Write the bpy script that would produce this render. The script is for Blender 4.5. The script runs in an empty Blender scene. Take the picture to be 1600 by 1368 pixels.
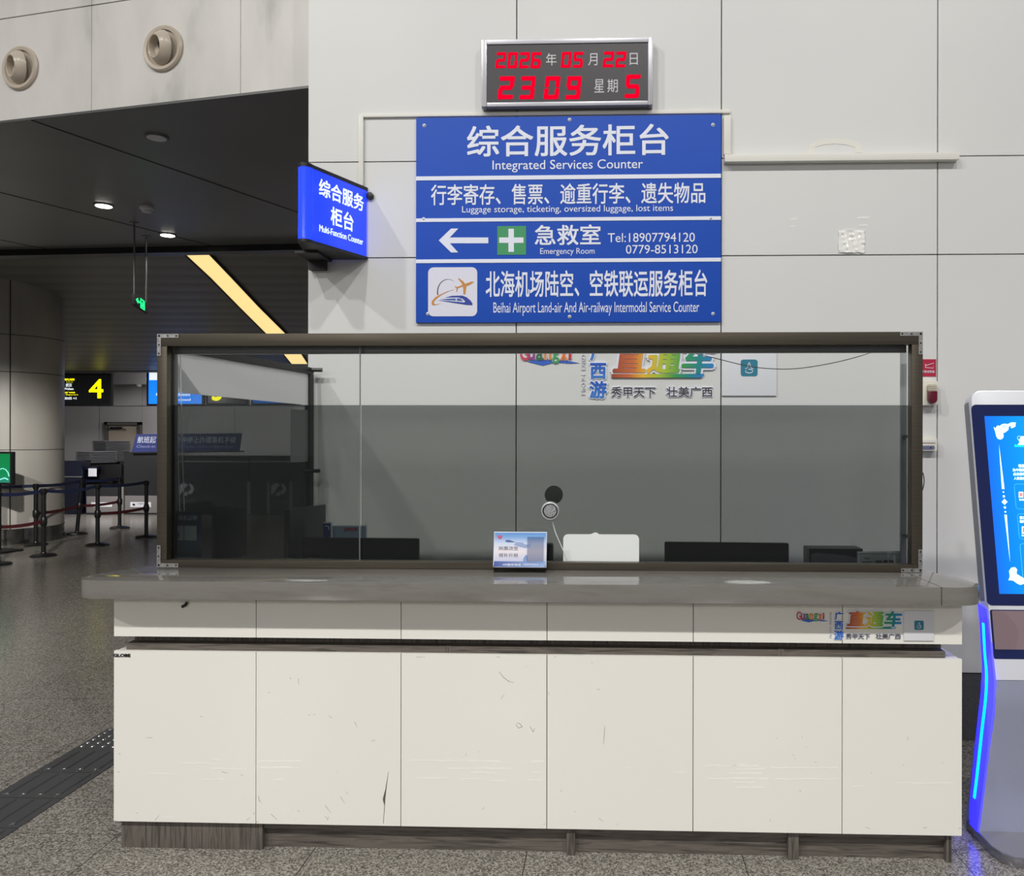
import bpy, bmesh, math, random
from mathutils import Vector, Matrix
random.seed(7)
sc = bpy.context.scene
COL = sc.collection

# ------------------------------------------------------------------ camera, world, lights
F, PPX, PPY, YAW, ROLL, HCAM = 1265.0, 905.0, 684.0, .033, .0015, 1.74
_c, _s = math.cos(YAW), math.sin(YAW)
FW = Vector((-_s, _c, 0)); _r = Vector((_c, _s, 0)); _u = Vector((0, 0, 1))
RT = _r*math.cos(ROLL) + _u*math.sin(ROLL)
UP = _u*math.cos(ROLL) - _r*math.sin(ROLL)
EYE = Vector((0, 0, HCAM))
cd = bpy.data.cameras.new('camera'); cam = bpy.data.objects.new('camera', cd); COL.objects.link(cam)
cd.sensor_width = 36; cd.lens = F/1600*36; cd.shift_x = (800-PPX)/1600; cd.clip_end = 200
cam.matrix_world = Matrix(((RT.x, UP.x, -FW.x, EYE.x), (RT.y, UP.y, -FW.y, EYE.y), (RT.z, UP.z, -FW.z, EYE.z), (0, 0, 0, 1)))
sc.camera = cam
sc.view_settings.view_transform = 'Standard'; sc.view_settings.look = 'None'
sc.view_settings.gamma = 1; sc.view_settings.exposure = 0
sc.view_settings.use_curve_mapping = False
w = bpy.data.worlds.new('world'); sc.world = w; w.use_nodes = True
w.node_tree.nodes['Background'].inputs[0].default_value = (.93, .95, 1, 1)
w.node_tree.nodes['Background'].inputs[1].default_value = .24
sc.cycles.transparent_max_bounces = 32

def lamp(name, loc, target, power, size, color=(1, 1, 1), spread=180):
    l = bpy.data.lights.new(name, 'AREA'); l.spread = math.radians(spread); l.shape = 'DISK'; l.size = size; l.energy = power; l.color = color
    o = bpy.data.objects.new(name, l); COL.objects.link(o); o.location = loc
    o.rotation_euler = (Vector(target)-Vector(loc)).to_track_quat('-Z', 'Y').to_euler()
    return o
for lx, lp in ((-11.2, 620), (-5.4, 500), (.6, 450), (6.6, 460)):       # the high-bay row of the departure hall
    lamp('hall_lamp', (lx, -5.9, 12.0), (lx*.3, 1.6, 0), lp*.36, .45, (1, .98, .945), 100)
for lx, lp in ((-11, 330), (-3, 220), (5, 190)):                            # the next row, farther back in the hall
    lamp('hall_lamp', (lx, -20.0, 8.2), (lx*.6-3, 8, 1.0), lp*.92, 1.6, (1, .97, .92))
def wash(loc, target, power, ang, blend=.6):
    l = bpy.data.lights.new('column_fill_spot', 'SPOT'); l.energy = power; l.spot_size = math.radians(ang); l.spot_blend = blend; l.shadow_soft_size = .06; l.color = (1, .97, .92)
    o = bpy.data.objects.new('column_fill_spot', l); COL.objects.link(o); o.location = loc; o.rotation_euler = (Vector(target)-Vector(loc)).to_track_quat('-Z', 'Y').to_euler()
wash((-5.6, 6.4, 3.8), (-10.0, 12.6, .55), 1100, 34); wash((-7.6, 6.8, 3.8), (-10.4, 12.6, .6), 600, 36)  # unseen spots added and aimed to brighten the column
lamp('check_in_lamp', (-11.0, 15.4, 3.2), (-11, 17.2, .2), 70, .5, (1, .97, .98), 120)  # unseen fill lamp, added to brighten the trays and desks
lamp('check_in_lamp', (-8.0, 19.6, 3.2), (-8.5, 22, 1.2), 38, .5, (1, .97, .98))  # this and the next: unseen lamps added to brighten the far wall
lamp('check_in_lamp', (-11.0, 19.6, 3.2), (-11.5, 22, 1.2), 30, .5, (1, .97, .98))

# ------------------------------------------------------------------ projection helpers (photo pixel -> point of a known plane)
def ray(px, py): return FW + RT*((px-PPX)/F) + UP*((PPY-py)/F)
class Pl:
    def __init__(s, o, u, n):
        s.o = Vector(o); s.n = Vector(n).normalized(); s.u = Vector(u).normalized(); s.v = s.n.cross(s.u).normalized()
        if s.v.z < 0 or (abs(s.v.z) < 1e-6 and s.v.y < 0): s.v = -s.v
    def hit(s, px, py):
        d = ray(px, py); return EYE + d*((s.o-EYE).dot(s.n)/d.dot(s.n))
    def ab(s, px, py):
        q = s.hit(px, py)-s.o; return q.dot(s.u), q.dot(s.v)
    def pt(s, a, b, h=0): return s.o + s.u*a + s.v*b + s.n*h
    def box(s, x0, y0, x1, y1):
        """pixel box -> a0,a1,b0,b1 measured through its centre lines"""
        a0 = s.ab(x0, (y0+y1)/2)[0]; a1 = s.ab(x1, (y0+y1)/2)[0]
        b0 = s.ab((x0+x1)/2, y1)[1]; b1 = s.ab((x0+x1)/2, y0)[1]
        return a0, a1, b0, b1
def front(Y): return Pl((0, Y, 0), (1, 0, 0), (0, -1, 0))
def flat(z): return Pl((0, 0, z), (1, 0, 0), (0, 0, 1))
def X_(px, Y, py=684): return front(Y).ab(px, py)[0]
def Z_(py, Y, px=850): return front(Y).ab(px, py)[1]

# ------------------------------------------------------------------ materials
def lin(c):
    o = []
    for v in c[:3]:
        v = v/255; o.append(v/12.92 if v <= .04045 else ((v+.055)/1.055)**2.4)
    return tuple(o)+(1,)
_M = {}
def mat(name, c, rough=.5, metal=0, spec=.5, emit=0, ecol=None):
    if name in _M: return _M[name]
    m = bpy.data.materials.new(name); m.use_nodes = True; b = m.node_tree.nodes['Principled BSDF']
    b.inputs['Base Color'].default_value = lin(c); b.inputs['Roughness'].default_value = rough
    b.inputs['Metallic'].default_value = metal; b.inputs['Specular IOR Level'].default_value = spec
    if emit:
        b.inputs['Emission Color'].default_value = lin(ecol or c); b.inputs['Emission Strength'].default_value = emit
    m.diffuse_color = lin(c); _M[name] = m; return m
def nodes(m): return m.node_tree, m.node_tree.nodes['Principled BSDF']
def ramp(nt, stops, interp='LINEAR'):
    r = nt.nodes.new('ShaderNodeValToRGB'); e = r.color_ramp; e.interpolation = interp
    while len(e.elements) < len(stops): e.elements.new(.5)
    for el, (p, c) in zip(e.elements, stops): el.position = p; el.color = lin(c)
    return r
def coord(nt, scale=(1, 1, 1), kind='Object'):
    tc = nt.nodes.new('ShaderNodeTexCoord'); mp = nt.nodes.new('ShaderNodeMapping'); mp.inputs['Scale'].default_value = scale
    nt.links.new(tc.outputs[kind], mp.inputs[0]); return mp.outputs[0]
def noise(nt, vec, scale, detail=3, rough=.5):
    n = nt.nodes.new('ShaderNodeTexNoise'); n.inputs['Scale'].default_value = scale; n.inputs['Detail'].default_value = detail
    n.inputs['Roughness'].default_value = rough; nt.links.new(vec, n.inputs['Vector']); return n.outputs['Fac']
def noisy(name, stops, scale, rough=.5, vscale=(1, 1, 1), detail=3, metal=0, bump=0, spec=.5):
    if name in _M: return _M[name]
    m = mat(name, stops[0][1], rough, metal, spec); nt, b = nodes(m)
    f = noise(nt, coord(nt, vscale), scale, detail); r = ramp(nt, stops); nt.links.new(f, r.inputs[0])
    nt.links.new(r.outputs[0], b.inputs['Base Color'])
    if bump:
        bp = nt.nodes.new('ShaderNodeBump'); bp.inputs['Strength'].default_value = bump; bp.inputs['Distance'].default_value = .002
        nt.links.new(f, bp.inputs['Height']); nt.links.new(bp.outputs[0], b.inputs['Normal'])
    return m
def gradient(name, stops, axis, rough=.5, emit=0):
    """printed colour gradient over the part's own bounding box"""
    if name in _M: return _M[name]
    m = mat(name, stops[0][1], rough); nt, b = nodes(m)
    tc = nt.nodes.new('ShaderNodeTexCoord'); sp = nt.nodes.new('ShaderNodeSeparateXYZ'); r = ramp(nt, stops)
    nt.links.new(tc.outputs['Generated'], sp.inputs[0]); nt.links.new(sp.outputs[axis], r.inputs[0]); nt.links.new(r.outputs[0], b.inputs['Base Color'])
    if emit:
        nt.links.new(r.outputs[0], b.inputs['Emission Color']); b.inputs['Emission Strength'].default_value = emit
    return m
def glass(name, tint, gloss=.045, rough=.0):
    if name in _M: return _M[name]
    m = bpy.data.materials.new(name); m.use_nodes = True; nt = m.node_tree; nt.nodes.clear()
    o = nt.nodes.new('ShaderNodeOutputMaterial'); mx = nt.nodes.new('ShaderNodeMixShader'); t = nt.nodes.new('ShaderNodeBsdfTransparent')
    g = nt.nodes.new('ShaderNodeBsdfGlossy'); fr = nt.nodes.new('ShaderNodeFresnel'); fr.inputs['IOR'].default_value = 1.3+gloss*2
    t.inputs[0].default_value = tint+(1,); g.inputs['Roughness'].default_value = rough; g.inputs[0].default_value = (.9, .95, .95, 1)
    ge = nt.nodes.new('ShaderNodeNewGeometry'); ml = nt.nodes.new('ShaderNodeMath'); ml.operation = 'SUBTRACT'; ml.use_clamp = True
    nt.links.new(fr.outputs[0], ml.inputs[0]); nt.links.new(ge.outputs['Backfacing'], ml.inputs[1]); nt.links.new(ml.outputs[0], mx.inputs[0]); nt.links.new(t.outputs[0], mx.inputs[1]); nt.links.new(g.outputs[0], mx.inputs[2])
    nt.links.new(mx.outputs[0], o.inputs[0]); _M[name] = m; return m
def wood(name, vertical):
    if name in _M: return _M[name]
    m = mat(name, (90, 84, 78), .45); nt, b = nodes(m)
    v = coord(nt, (26, 26, 1.4) if vertical else (1.4, 26, 26))
    wv = nt.nodes.new('ShaderNodeTexNoise'); wv.inputs['Scale'].default_value = 3.2; wv.inputs['Detail'].default_value = 6; wv.inputs['Distortion'].default_value = .8
    nt.links.new(v, wv.inputs['Vector'])
    r = ramp(nt, [(.3, (58, 53, 48)), (.45, (88, 82, 76)), (.58, (108, 101, 94)), (.72, (74, 68, 62))])
    nt.links.new(wv.outputs['Fac'], r.inputs[0]); nt.links.new(r.outputs[0], b.inputs['Base Color']); return m

M_wall = noisy('wall_panel_paint', [(.3, (216, 216, 214)), (.7, (221, 221, 218))], .8, .42)
M_gap = mat('joint_dark', (70, 70, 68), .8)
M_white = mat('white_gloss', (238, 236, 228), .22)
M_frame = noisy('brown_anodised', [(.3, (84, 78, 68)), (.7, (94, 88, 77))], 3, .34, (1, 40, 40), metal=.75)
M_dark = mat('black_plastic', (22, 23, 25), .4)
M_black = mat('matte_black', (12, 12, 13), .6)
M_steel = noisy('galvanised', [(.3, (150, 148, 146)), (.7, (190, 188, 186))], 60, .35, metal=.8)
M_chrome = mat('chrome', (225, 225, 225), .15, 1)
M_blue = mat('sign_blue', (28, 80, 186), .5, spec=.25)
M_let = mat('letter_white', (232, 236, 248), .45)
M_ivory = mat('ivory_plastic', (226, 222, 208), .4)
M_duct = mat('duct_white', (226, 224, 216), .4)
M_screw = mat('screw_steel', (190, 192, 196), .4, .35)
M_woodv = wood('grey_oak_vertical', True); M_woodh = wood('grey_oak_horizontal', False)
M_soffit = noisy('charcoal_ceiling', [(.3, (104, 105, 108)), (.7, (114, 114, 115))], 1.2, .34)
M_gray = mat('mid_grey', (120, 120, 122), .5)
M_silver = mat('silver_paint', (200, 202, 210), .35, .25)
M_glass = glass('clear_glass', (.985, .992, .99), .02)
M_film = glass('grey_tint', (.545, .56, .55), .05)
M_side = glass('side_tint', (.8, .81, .805), .05)
M_navy = mat('navy', (30, 42, 96), .4)
M_scuff = mat('scuff', (96, 92, 84), .7)
M_tape = mat('tape_film', (242, 241, 236), .06)
M_paper = mat('paper_white', (225, 226, 230), .6)

# ------------------------------------------------------------------ mesh helpers
class B:
    def __init__(s): s.bm = bmesh.new()
    def _mi(s, faces, mi):
        for f in faces: f.material_index = mi
    def box(s, x0, x1, y0, y1, z0, z1, mi=0):
        return s.hexa([(x0, y0, z0), (x1, y0, z0), (x1, y1, z0), (x0, y1, z0)], [(x0, y0, z1), (x1, y0, z1), (x1, y1, z1), (x0, y1, z1)], mi)
    def hexa(s, lo, hi, mi=0):
        a = [s.bm.verts.new(p) for p in lo]; b = [s.bm.verts.new(p) for p in hi]; n = len(a)
        fs = [s.bm.faces.new(a[::-1]), s.bm.faces.new(b)]+[s.bm.faces.new((a[i], a[(i+1) % n], b[(i+1) % n], b[i])) for i in range(n)]
        s._mi(fs, mi); return s
    def prism(s, pl, pts, h0, h1, mi=0):
        """polygon given in the plane's a,b coordinates, extruded along its normal"""
        return s.hexa([pl.pt(a, b, h0) for a, b in pts], [pl.pt(a, b, h1) for a, b in pts], mi)
    def ppoly(s, pl, pix, h0, h1, mi=0): return s.prism(pl, [pl.ab(*p) for p in pix], h0, h1, mi)
    def pbox(s, pl, x0, y0, x1, y1, h0, h1, mi=0, r=0):
        a0, a1, b0, b1 = pl.box(x0, y0, x1, y1); return s.prism(pl, rrect(a0, a1, b0, b1, r), h0, h1, mi)
    def tube(s, pts, r, seg=8, mi=0, closed=False):
        pts = [Vector(p) for p in pts]; n = len(pts); rings = []
        for i, p in enumerate(pts):
            t = (pts[(i+1) % n]-pts[i-1]) if closed else (pts[min(i+1, n-1)]-pts[max(i-1, 0)])
            t.normalize(); a = t.cross(Vector((0, 0, 1)) if abs(t.z) < .9 else Vector((1, 0, 0))).normalized(); b = t.cross(a)
            rr = r[i] if isinstance(r, (list, tuple)) else r
            rings.append([s.bm.verts.new(p+(a*math.cos(k*2*math.pi/seg)+b*math.sin(k*2*math.pi/seg))*rr) for k in range(seg)])
        for i in range(n if closed else n-1):
            q, w_ = rings[i], rings[(i+1) % n]
            for k in range(seg):
                f = s.bm.faces.new((q[k], q[(k+1) % seg], w_[(k+1) % seg], w_[k])); f.material_index = mi; f.smooth = True
        if not closed:
            s._mi([s.bm.faces.new(rings[0][::-1]), s.bm.faces.new(rings[-1])], mi)
        return s
    def lathe(s, o, axis, prof, seg=32, mi=0, cap=True):
        """prof: (radius, distance along axis)"""
        o = Vector(o); ax = Vector(axis).normalized(); a = ax.orthogonal().normalized(); b = ax.cross(a); rings = []
        for r, h in prof:
            rings.append([s.bm.verts.new(o+ax*h+(a*math.cos(k*2*math.pi/seg)+b*math.sin(k*2*math.pi/seg))*r) for k in range(seg)])
        for q, w_ in zip(rings, rings[1:]):
            for k in range(seg):
                f = s.bm.faces.new((q[k], q[(k+1) % seg], w_[(k+1) % seg], w_[k])); f.material_index = mi; f.smooth = True
        if cap: s._mi([s.bm.faces.new(rings[0][::-1]), s.bm.faces.new(rings[-1])], mi)
        return s
    def cyl(s, o, axis, r, h, seg=20, mi=0): return s.lathe(o, axis, [(r, 0), (r, h)], seg, mi)
    def build(s, name, mats, parent=None, bevel=0, at=None):
        bmesh.ops.recalc_face_normals(s.bm, faces=s.bm.faces[:])
        me = bpy.data.meshes.new(name)
        if parent is None and at is None:
            xs = [v.co for v in s.bm.verts]
            at = Vector(((min(v.x for v in xs)+max(v.x for v in xs))/2, (min(v.y for v in xs)+max(v.y for v in xs))/2, min(v.z for v in xs)))
        off = worldloc(parent) if parent else Vector(at)
        bmesh.ops.translate(s.bm, verts=s.bm.verts, vec=-off)
        if bevel:
            es = [e for e in s.bm.edges if len(e.link_faces) == 2 and e.calc_face_angle(0) > .6]
            bmesh.ops.bevel(s.bm, geom=es, offset=bevel, segments=2, affect='EDGES', profile=.7, clamp_overlap=True)
        s.bm.to_mesh(me); s.bm.free(); me.set_sharp_from_angle(angle=.62)
        for m in (mats if isinstance(mats, (list, tuple)) else [mats]): me.materials.append(m)
        o = bpy.data.objects.new(name, me); COL.objects.link(o)
        if parent: o.parent = parent
        else: o.location = off
        return o
def worldloc(o):
    v = Vector((0, 0, 0))
    while o: v += o.location; o = o.parent
    return v
def rrect(a0, a1, b0, b1, r=0, n=6):
    if not r: return [(a0, b0), (a1, b0), (a1, b1), (a0, b1)]
    out = []
    for cx, cy, t0 in ((a1-r, b0+r, -90), (a1-r, b1-r, 0), (a0+r, b1-r, 90), (a0+r, b0+r, 180)):
        for k in range(n+1):
            t = math.radians(t0+90*k/n); out.append((cx+r*math.cos(t), cy+r*math.sin(t)))
    return out
def tag(o, label, cat, group=None):
    o['label'] = label; o['category'] = cat
    if group: o['group'] = group
    return o
def thing(name, loc, label, cat, group=None):
    o = bpy.data.objects.new(name, None); COL.objects.link(o); o.location = loc; o.empty_display_size = .1
    return tag(o, label, cat, group)
def struct(o): o['kind'] = 'structure'; return o
_tc = {}
def glyphs(s, bold=.0, shear=0.0):
    if bold:
        vs, fs = glyphs(s, 0, shear); ov, of = [], []
        for dx, dy in ((-.7, -.7), (.7, -.7), (-.7, .7), (.7, .7), (1, 0), (-1, 0), (0, 1), (0, -1))[:4 if bold < .03 else 8]:
            n = len(ov); ov += [v+Vector((dx*bold, dy*bold, 0)) for v in vs]; of += [tuple(i+n for i in f) for f in fs]; ov[n:] = [v+Vector((0, 0, .004*(n//len(vs)) if v.z > 0 else 0)) for v in ov[n:]]
        return ov, of
    cu = bpy.data.curves.new('lettering', 'FONT'); cu.body = s; cu.extrude = .01; cu.shear = shear; cu.resolution_u = 4
    ob = bpy.data.objects.new('lettering', cu); COL.objects.link(ob)
    me = bpy.data.meshes.new_from_object(ob.evaluated_get(bpy.context.evaluated_depsgraph_get()))
    vs = [v.co.copy() for v in me.vertices]; fs = [tuple(p.vertices) for p in me.polygons]
    bpy.data.objects.remove(ob); bpy.data.curves.remove(cu); bpy.data.meshes.remove(me)
    return vs, fs
def text(parent, pl, s, pix, m, name='lettering', h=.001, depth=.001, bold=.0, shear=0.0, ab=None):
    """lettering standing on plane pl, filling the pixel box pix (or a0,a1,b0,b1 in ab)"""
    vs, fs = glyphs(s, bold, shear)
    x0 = min(v.x for v in vs); x1 = max(v.x for v in vs); y0 = min(v.y for v in vs); y1 = max(v.y for v in vs)
    a0, a1, b0, b1 = ab or pl.box(*pix)
    b = B(); bv = [b.bm.verts.new(pl.pt(a0+(v.x-x0)/(x1-x0)*(a1-a0), b0+(v.y-y0)/(y1-y0)*(b1-b0), h+(depth+max(0, v.z-.01)*.01 if v.z > 0 else 0))) for v in vs]
    for f in fs:
        try: b.bm.faces.new([bv[i] for i in f])
        except ValueError: pass
    return b.build(name, m, parent)

YW = 4.75                        # face of the panelled wall
YF = 3.35                        # face of the white counter panels
W = front(YW)
# ------------------------------------------------------------------ the setting
def floor_mat():
    m = mat('polished_granite', (110, 108, 104), .2); nt, b = nodes(m)
    v = coord(nt)
    vo = nt.nodes.new('ShaderNodeTexVoronoi'); vo.inputs['Scale'].default_value = 150; nt.links.new(v, vo.inputs['Vector'])
    n1 = noise(nt, v, 240, 2)
    sp = nt.nodes.new('ShaderNodeSeparateColor'); nt.links.new(vo.outputs['Color'], sp.inputs[0])
    ad = nt.nodes.new('ShaderNodeMath'); ad.operation = 'MULTIPLY_ADD'; nt.links.new(sp.outputs[0], ad.inputs[0]); ad.inputs[1].default_value = .55
    sc_ = nt.nodes.new('ShaderNodeMath'); sc_.operation = 'MULTIPLY'; sc_.inputs[1].default_value = .5; nt.links.new(n1, sc_.inputs[0])
    nt.links.new(sc_.outputs[0], ad.inputs[2])
    r = ramp(nt, [(.18, (64, 61, 57)), (.36, (104, 100, 93)), (.56, (138, 133, 125)), (.78, (172, 167, 158))])
    nt.links.new(ad.outputs[0], r.inputs[0])
    br = nt.nodes.new('ShaderNodeTexBrick'); br.offset = 0; br.inputs['Scale'].default_value = 1; br.inputs['Mortar Size'].default_value = .0022
    br.inputs['Brick Width'].default_value = .9; br.inputs['Row Height'].default_value = .9
    mp = nt.nodes.new('ShaderNodeMapping'); mp.inputs['Location'].default_value = (.33, .12, 0); nt.links.new(v, mp.inputs[0]); nt.links.new(mp.outputs[0], br.inputs['Vector'])
    mx = nt.nodes.new('ShaderNodeMix'); mx.data_type = 'RGBA'; nt.links.new(br.outputs['Fac'], mx.inputs[0]); nt.links.new(r.outputs[0], mx.inputs[6])
    mx.inputs[7].default_value = lin((62, 60, 57)); nt.links.new(mx.outputs[2], b.inputs['Base Color']); return m
b = B(); b.box(-60, 40, -70, 32, -.1, 0); struct(b.build('floor', floor_mat(), at=(0, 0, 0)))

CX = [X_(482, YW, 250), X_(807, YW, 250), X_(1127, YW, 250), X_(1465, YW, 250)]
CX += [CX[-1]+1.22, CX[-1]+2.44, CX[-1]+3.66]
RZ = [.385, Z_(401, YW), Z_(250, YW), 5.2, 6.6]
D1 = Vector((.206, .978, 0)).normalized()                     # the way the wall end and the side screen run
b = B(); g = .0035
for i in range(len(CX)-1):
    for j in range(len(RZ)-1):
        b.box(CX[i]+(g if i else 0), CX[i+1]-g, YW, YW+.02, RZ[j]+g, RZ[j+1]-g, 0)
e = D1*.35
b.hexa([(CX[0]+.004, YW+.0145, 0), (CX[-1], YW+.0145, 0), (CX[-1], YW+.35, 0), (CX[0]+e.x, YW+e.y, 0)],
       [(CX[0]+.004, YW+.0145, 6.6), (CX[-1], YW+.0145, 6.6), (CX[-1], YW+.35, 6.6), (CX[0]+e.x, YW+e.y, 6.6)], 1)
wall = struct(b.build('wall_back', [M_wall, M_gap], at=(CX[0], YW, 0), bevel=0))
b = B(); b.box(CX[0], CX[-1], YW-.012, YW+.0145, 0, .385-g)
struct(b.build('baseboard_back', noisy('dark_granite_skirting', [(.35, (66, 66, 70)), (.65, (88, 88, 92))], 150, .3), at=(CX[0], YW, 0)))

# bulkhead over the check-in hall
C0 = Vector((CX[0], YW, 0))+D1*.2
LD = Vector((-.978, .206, 0)).normalized(); LN = Vector((-.206, -.978, 0)).normalized()
L = Pl(C0, -LD, LN)                       # a grows to the right
zl = L.hit(482, 138).z
def lint(px, py): return L.ab(px, py)
def streaked_panel():
    m = mat('bulkhead_panel', (200, 197, 190), .38); nt, b = nodes(m)
    f = noise(nt, coord(nt, (1.3, 1.3, .5)), 1.7, 4, .55); r = ramp(nt, [(.32, (172, 170, 165)), (.43, (202, 200, 194)), (.6, (212, 209, 204)), (.75, (205, 199, 196))])  # soft grey streaks from noise, drawn out upright
    nt.links.new(f, r.inputs[0]); nt.links.new(r.outputs[0], b.inputs['Base Color']); return m
b = B(); jx = sorted([-32.0, -26.0, -20.0, -14.0, -8.4, lint(143, 90)[0], lint(376, 20)[0], lint(143, 90)[0]*2-lint(376, 20)[0], .12])
zj = lint(100, 15)[1]
for i in range(len(jx)-1):
    for z0, z1 in ((zl+.018, zj-.004), (zj+.004, 6.6)):
        b.prism(L, [(jx[i]+.002, z0), (jx[i+1]-.002, z0), (jx[i+1]-.002, z1), (jx[i]+.002, z1)], -.02, 0, 0)
b.prism(L, [(-32, zl+.018), (.12, zl+.018), (.12, 6.6), (-32, 6.6)], -.3, -.012, 1)
struct(b.build('wall_left', [streaked_panel(), M_gap], at=C0))
b = B(); b.prism(L, [(-32, zl), (.12, zl), (.12, zl+.016), (-32, zl+.016)], -.002, .004)
struct(b.build('trim_1', mat('bulkhead_edge', (96, 96, 95), .4, .5), at=C0+Vector((0, 0, zl))))

SZ = flat(zl)
fa, fb = SZ.hit(0, 390), SZ.hit(482, 380)
fd = (fb-fa).normalized(); f0 = fa-fd*11; f1 = fb+fd*3.2
b = B(); la, lb = L.pt(-18, zl+.001, -.003), L.pt(.12, zl+.001, -.003)
sub = 7
b.hexa([la, lb, f1, f0], [q+Vector((0, 0, .06)) for q in (la, lb, f1, f0)])
for k in range(1, 9):                                          # open joints between the soffit panels
    p0 = la.lerp(lb, k/9-.02); p1 = f0.lerp(f1, k/9-.02)
    d = Vector((.004, 0, 0)); z = Vector((0, 0, .004))
    b.hexa([p0-d-z, p0+d-z, p1+d-z, p1-d-z], [p0-d+z, p0+d+z, p1+d+z, p1-d+z], 1)
struct(b.build('ceiling', [M_soffit, mat('soffit_joint', (24, 24, 25), .8)], at=C0+Vector((0, 0, zl))))
b = B(); dn = Vector((0, .16, 0)); hz = Vector((0, 0, .07))
b.hexa([f0-hz, f1-hz, f1-hz+dn, f0-hz+dn], [f0+hz*11, f1+hz*11, f1+hz*11+dn, f0+hz*11+dn])
struct(b.build('trim_2', mat('dark_metal_edge', (40, 40, 42), .35, .6), at=fb))
# slatted ceiling sloping down to the back of the hall
ZC2 = 3.28; zg = 1.74+299/F*11.6
k0 = flat(zg).hit(0, 388); k1 = flat(zg).hit(482, 381); kd = (k1-k0).normalized(); g0 = k0-kd*30; g1 = k1+kd*4
nrm = (g1-g0).cross(Vector((0, 18.7-(k0.y+k1.y)/2, ZC2-g0.z))).normalized()
C2 = Pl(g0, g1-g0, -nrm if nrm.z > 0 else nrm)
gv = Vector((0, 18.7-(k0.y+k1.y)/2, ZC2-g0.z)); g2 = g1+gv; g3 = g0+gv
def slat():
    m = mat('slatted_ceiling', (68, 67, 64), .42, 0, .3); nt, bb = nodes(m)
    wv = nt.nodes.new('ShaderNodeTexWave'); wv.bands_direction = 'Y'; wv.inputs['Scale'].default_value = .85; wv.inputs['Distortion'].default_value = .15
    nt.links.new(coord(nt), wv.inputs['Vector']); r = ramp(nt, [(.0, (128, 126, 121)), (.15, (138, 136, 130)), (1, (144, 142, 136))])
    nt.links.new(wv.outputs['Fac'], r.inputs[0]); nt.links.new(r.outputs[0], bb.inputs['Base Color'])
    bp = nt.nodes.new('ShaderNodeBump'); bp.inputs['Strength'].default_value = .2; bp.inputs['Distance'].default_value = .02
    nt.links.new(wv.outputs['Fac'], bp.inputs['Height']); nt.links.new(bp.outputs[0], bb.inputs['Normal']); return m
b = B(); b.hexa([g0, g1, g2, g3], [q+Vector((0, 0, .08)) for q in (g0, g1, g2, g3)]); h0, h1 = f0+Vector((0, .17, zg-f0.z)), f1+Vector((0, .17, zg-f1.z)); b.hexa([h0, h1, g1, g0], [q+Vector((0, 0, .08)) for q in (h0, h1, g1, g0)])
struct(b.build('ceiling_slatted', slat(), at=g0.lerp(g1, .5)))
# beams and back wall behind the desks
b = B(); b.box(-48, 1, 18.7, 18.95, ZC2, ZC2+.9)
b.box(-48, 1, 20.6, 21.0, 3.12, 3.6); b.box(-48, 1, 18.7, 22, 4.1, 4.2)
struct(b.build('trim_3', mat('bulkhead_grey', (112, 110, 110), .5), at=(-10, 18.8, ZC2)))
Bk = front(22.0); bx = [-48, -40, -32, -24, X_(120, 22)-1.35, X_(155, 22), X_(222, 22), X_(222, 22)+1.3, X_(222, 22)+2.6, 1]
b = B(); dz = Z_(659, 22, 190); dx0, dx1 = X_(166, 22), X_(222, 22)
zs = [0, 1.3, Z_(634, 22, 190), 4.2]
for i in range(len(bx)-1):
    for j in range(3):
        if i == 5 and j == 0: continue
        if i == 5 and j == 1:
            b.box(bx[5]+.01, dx0, 22, 22.03, zs[0], zs[2]-.01); b.box(dx0, dx1, 22, 22.03, dz, zs[2]-.01); continue
        b.box(bx[i]+.008, bx[i+1]-.008, 22, 22.03, zs[j]+(.008 if j == 2 else 0), zs[j+1]-(.008 if j == 1 else 0))
b.box(-48, 1, 22.025, 22.3, 0, 4.2, 1)
struct(b.build('wall_far', [mat('far_wall_panel', (196, 192, 192), .45), M_gap], at=(-10, 22, 0)))
r = bpy.data.objects.new('door_1', None); COL.objects.link(r); r.location = ((dx0+dx1)/2, 22, 0); struct(r)
b = B(); t = .09
b.box(dx0, dx0+t, 21.9, 22.02, 0, dz); b.box(dx1-t, dx1, 21.9, 22.02, 0, dz); b.box(dx0, dx1, 21.9, 22.02, dz-t, dz)
b.build('door_frame', mat('steel_door_frame', (128, 122, 118), .25, .8), r, .008)
b = B(); b.box(dx0+t, dx1-t, 21.97, 22.0, 0, dz-t); b.build('door_leaf', mat('beige_door', (190, 178, 160), .45), r)
b = B(); b.box(dx0+.16, dx0+.46, 21.9, 21.97, dz-.2, dz-.14); b.tube([(dx0+.4, 21.9, dz-.15), (dx0+.62, 21.9, dz-.22)], .012)
b.build('door_closer', M_black, r)

# round column
Rc = .8; Yc = 13.4; Xc = -10.12
zz = [Z_(v, Yc-Rc, 20) for v in (829, 703, 579, 520)]+[4.75]
b = B()
for i in range(len(zz)-1): b.lathe((Xc, Yc, 0), (0, 0, 1), [(Rc, zz[i]+.006), (Rc, zz[i+1]-.006)], 64, 0)
b.lathe((Xc, Yc, 0), (0, 0, 1), [(Rc-.008, .1), (Rc-.008, zz[-1])], 64, 1)
b.box(Xc+.62*Rc, Xc+.62*Rc+.008, Yc-.80*Rc, Yc-.775*Rc, zz[0], zz[-1], 1)
col_m = noisy('column_cladding', [(.32, (150, 146, 140)), (.5, (176, 172, 165)), (.7, (182, 178, 171))], 1.1, .42, (1, 1, .35), 5)
struct(b.build('column', [col_m, M_gap], at=(Xc, Yc, 0)))
b = B(); b.lathe((Xc, Yc, 0), (0, 0, 1), [(Rc+.01, 0), (Rc+.01, zz[0]), (Rc-.01, zz[0]+.006)], 64)
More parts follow.
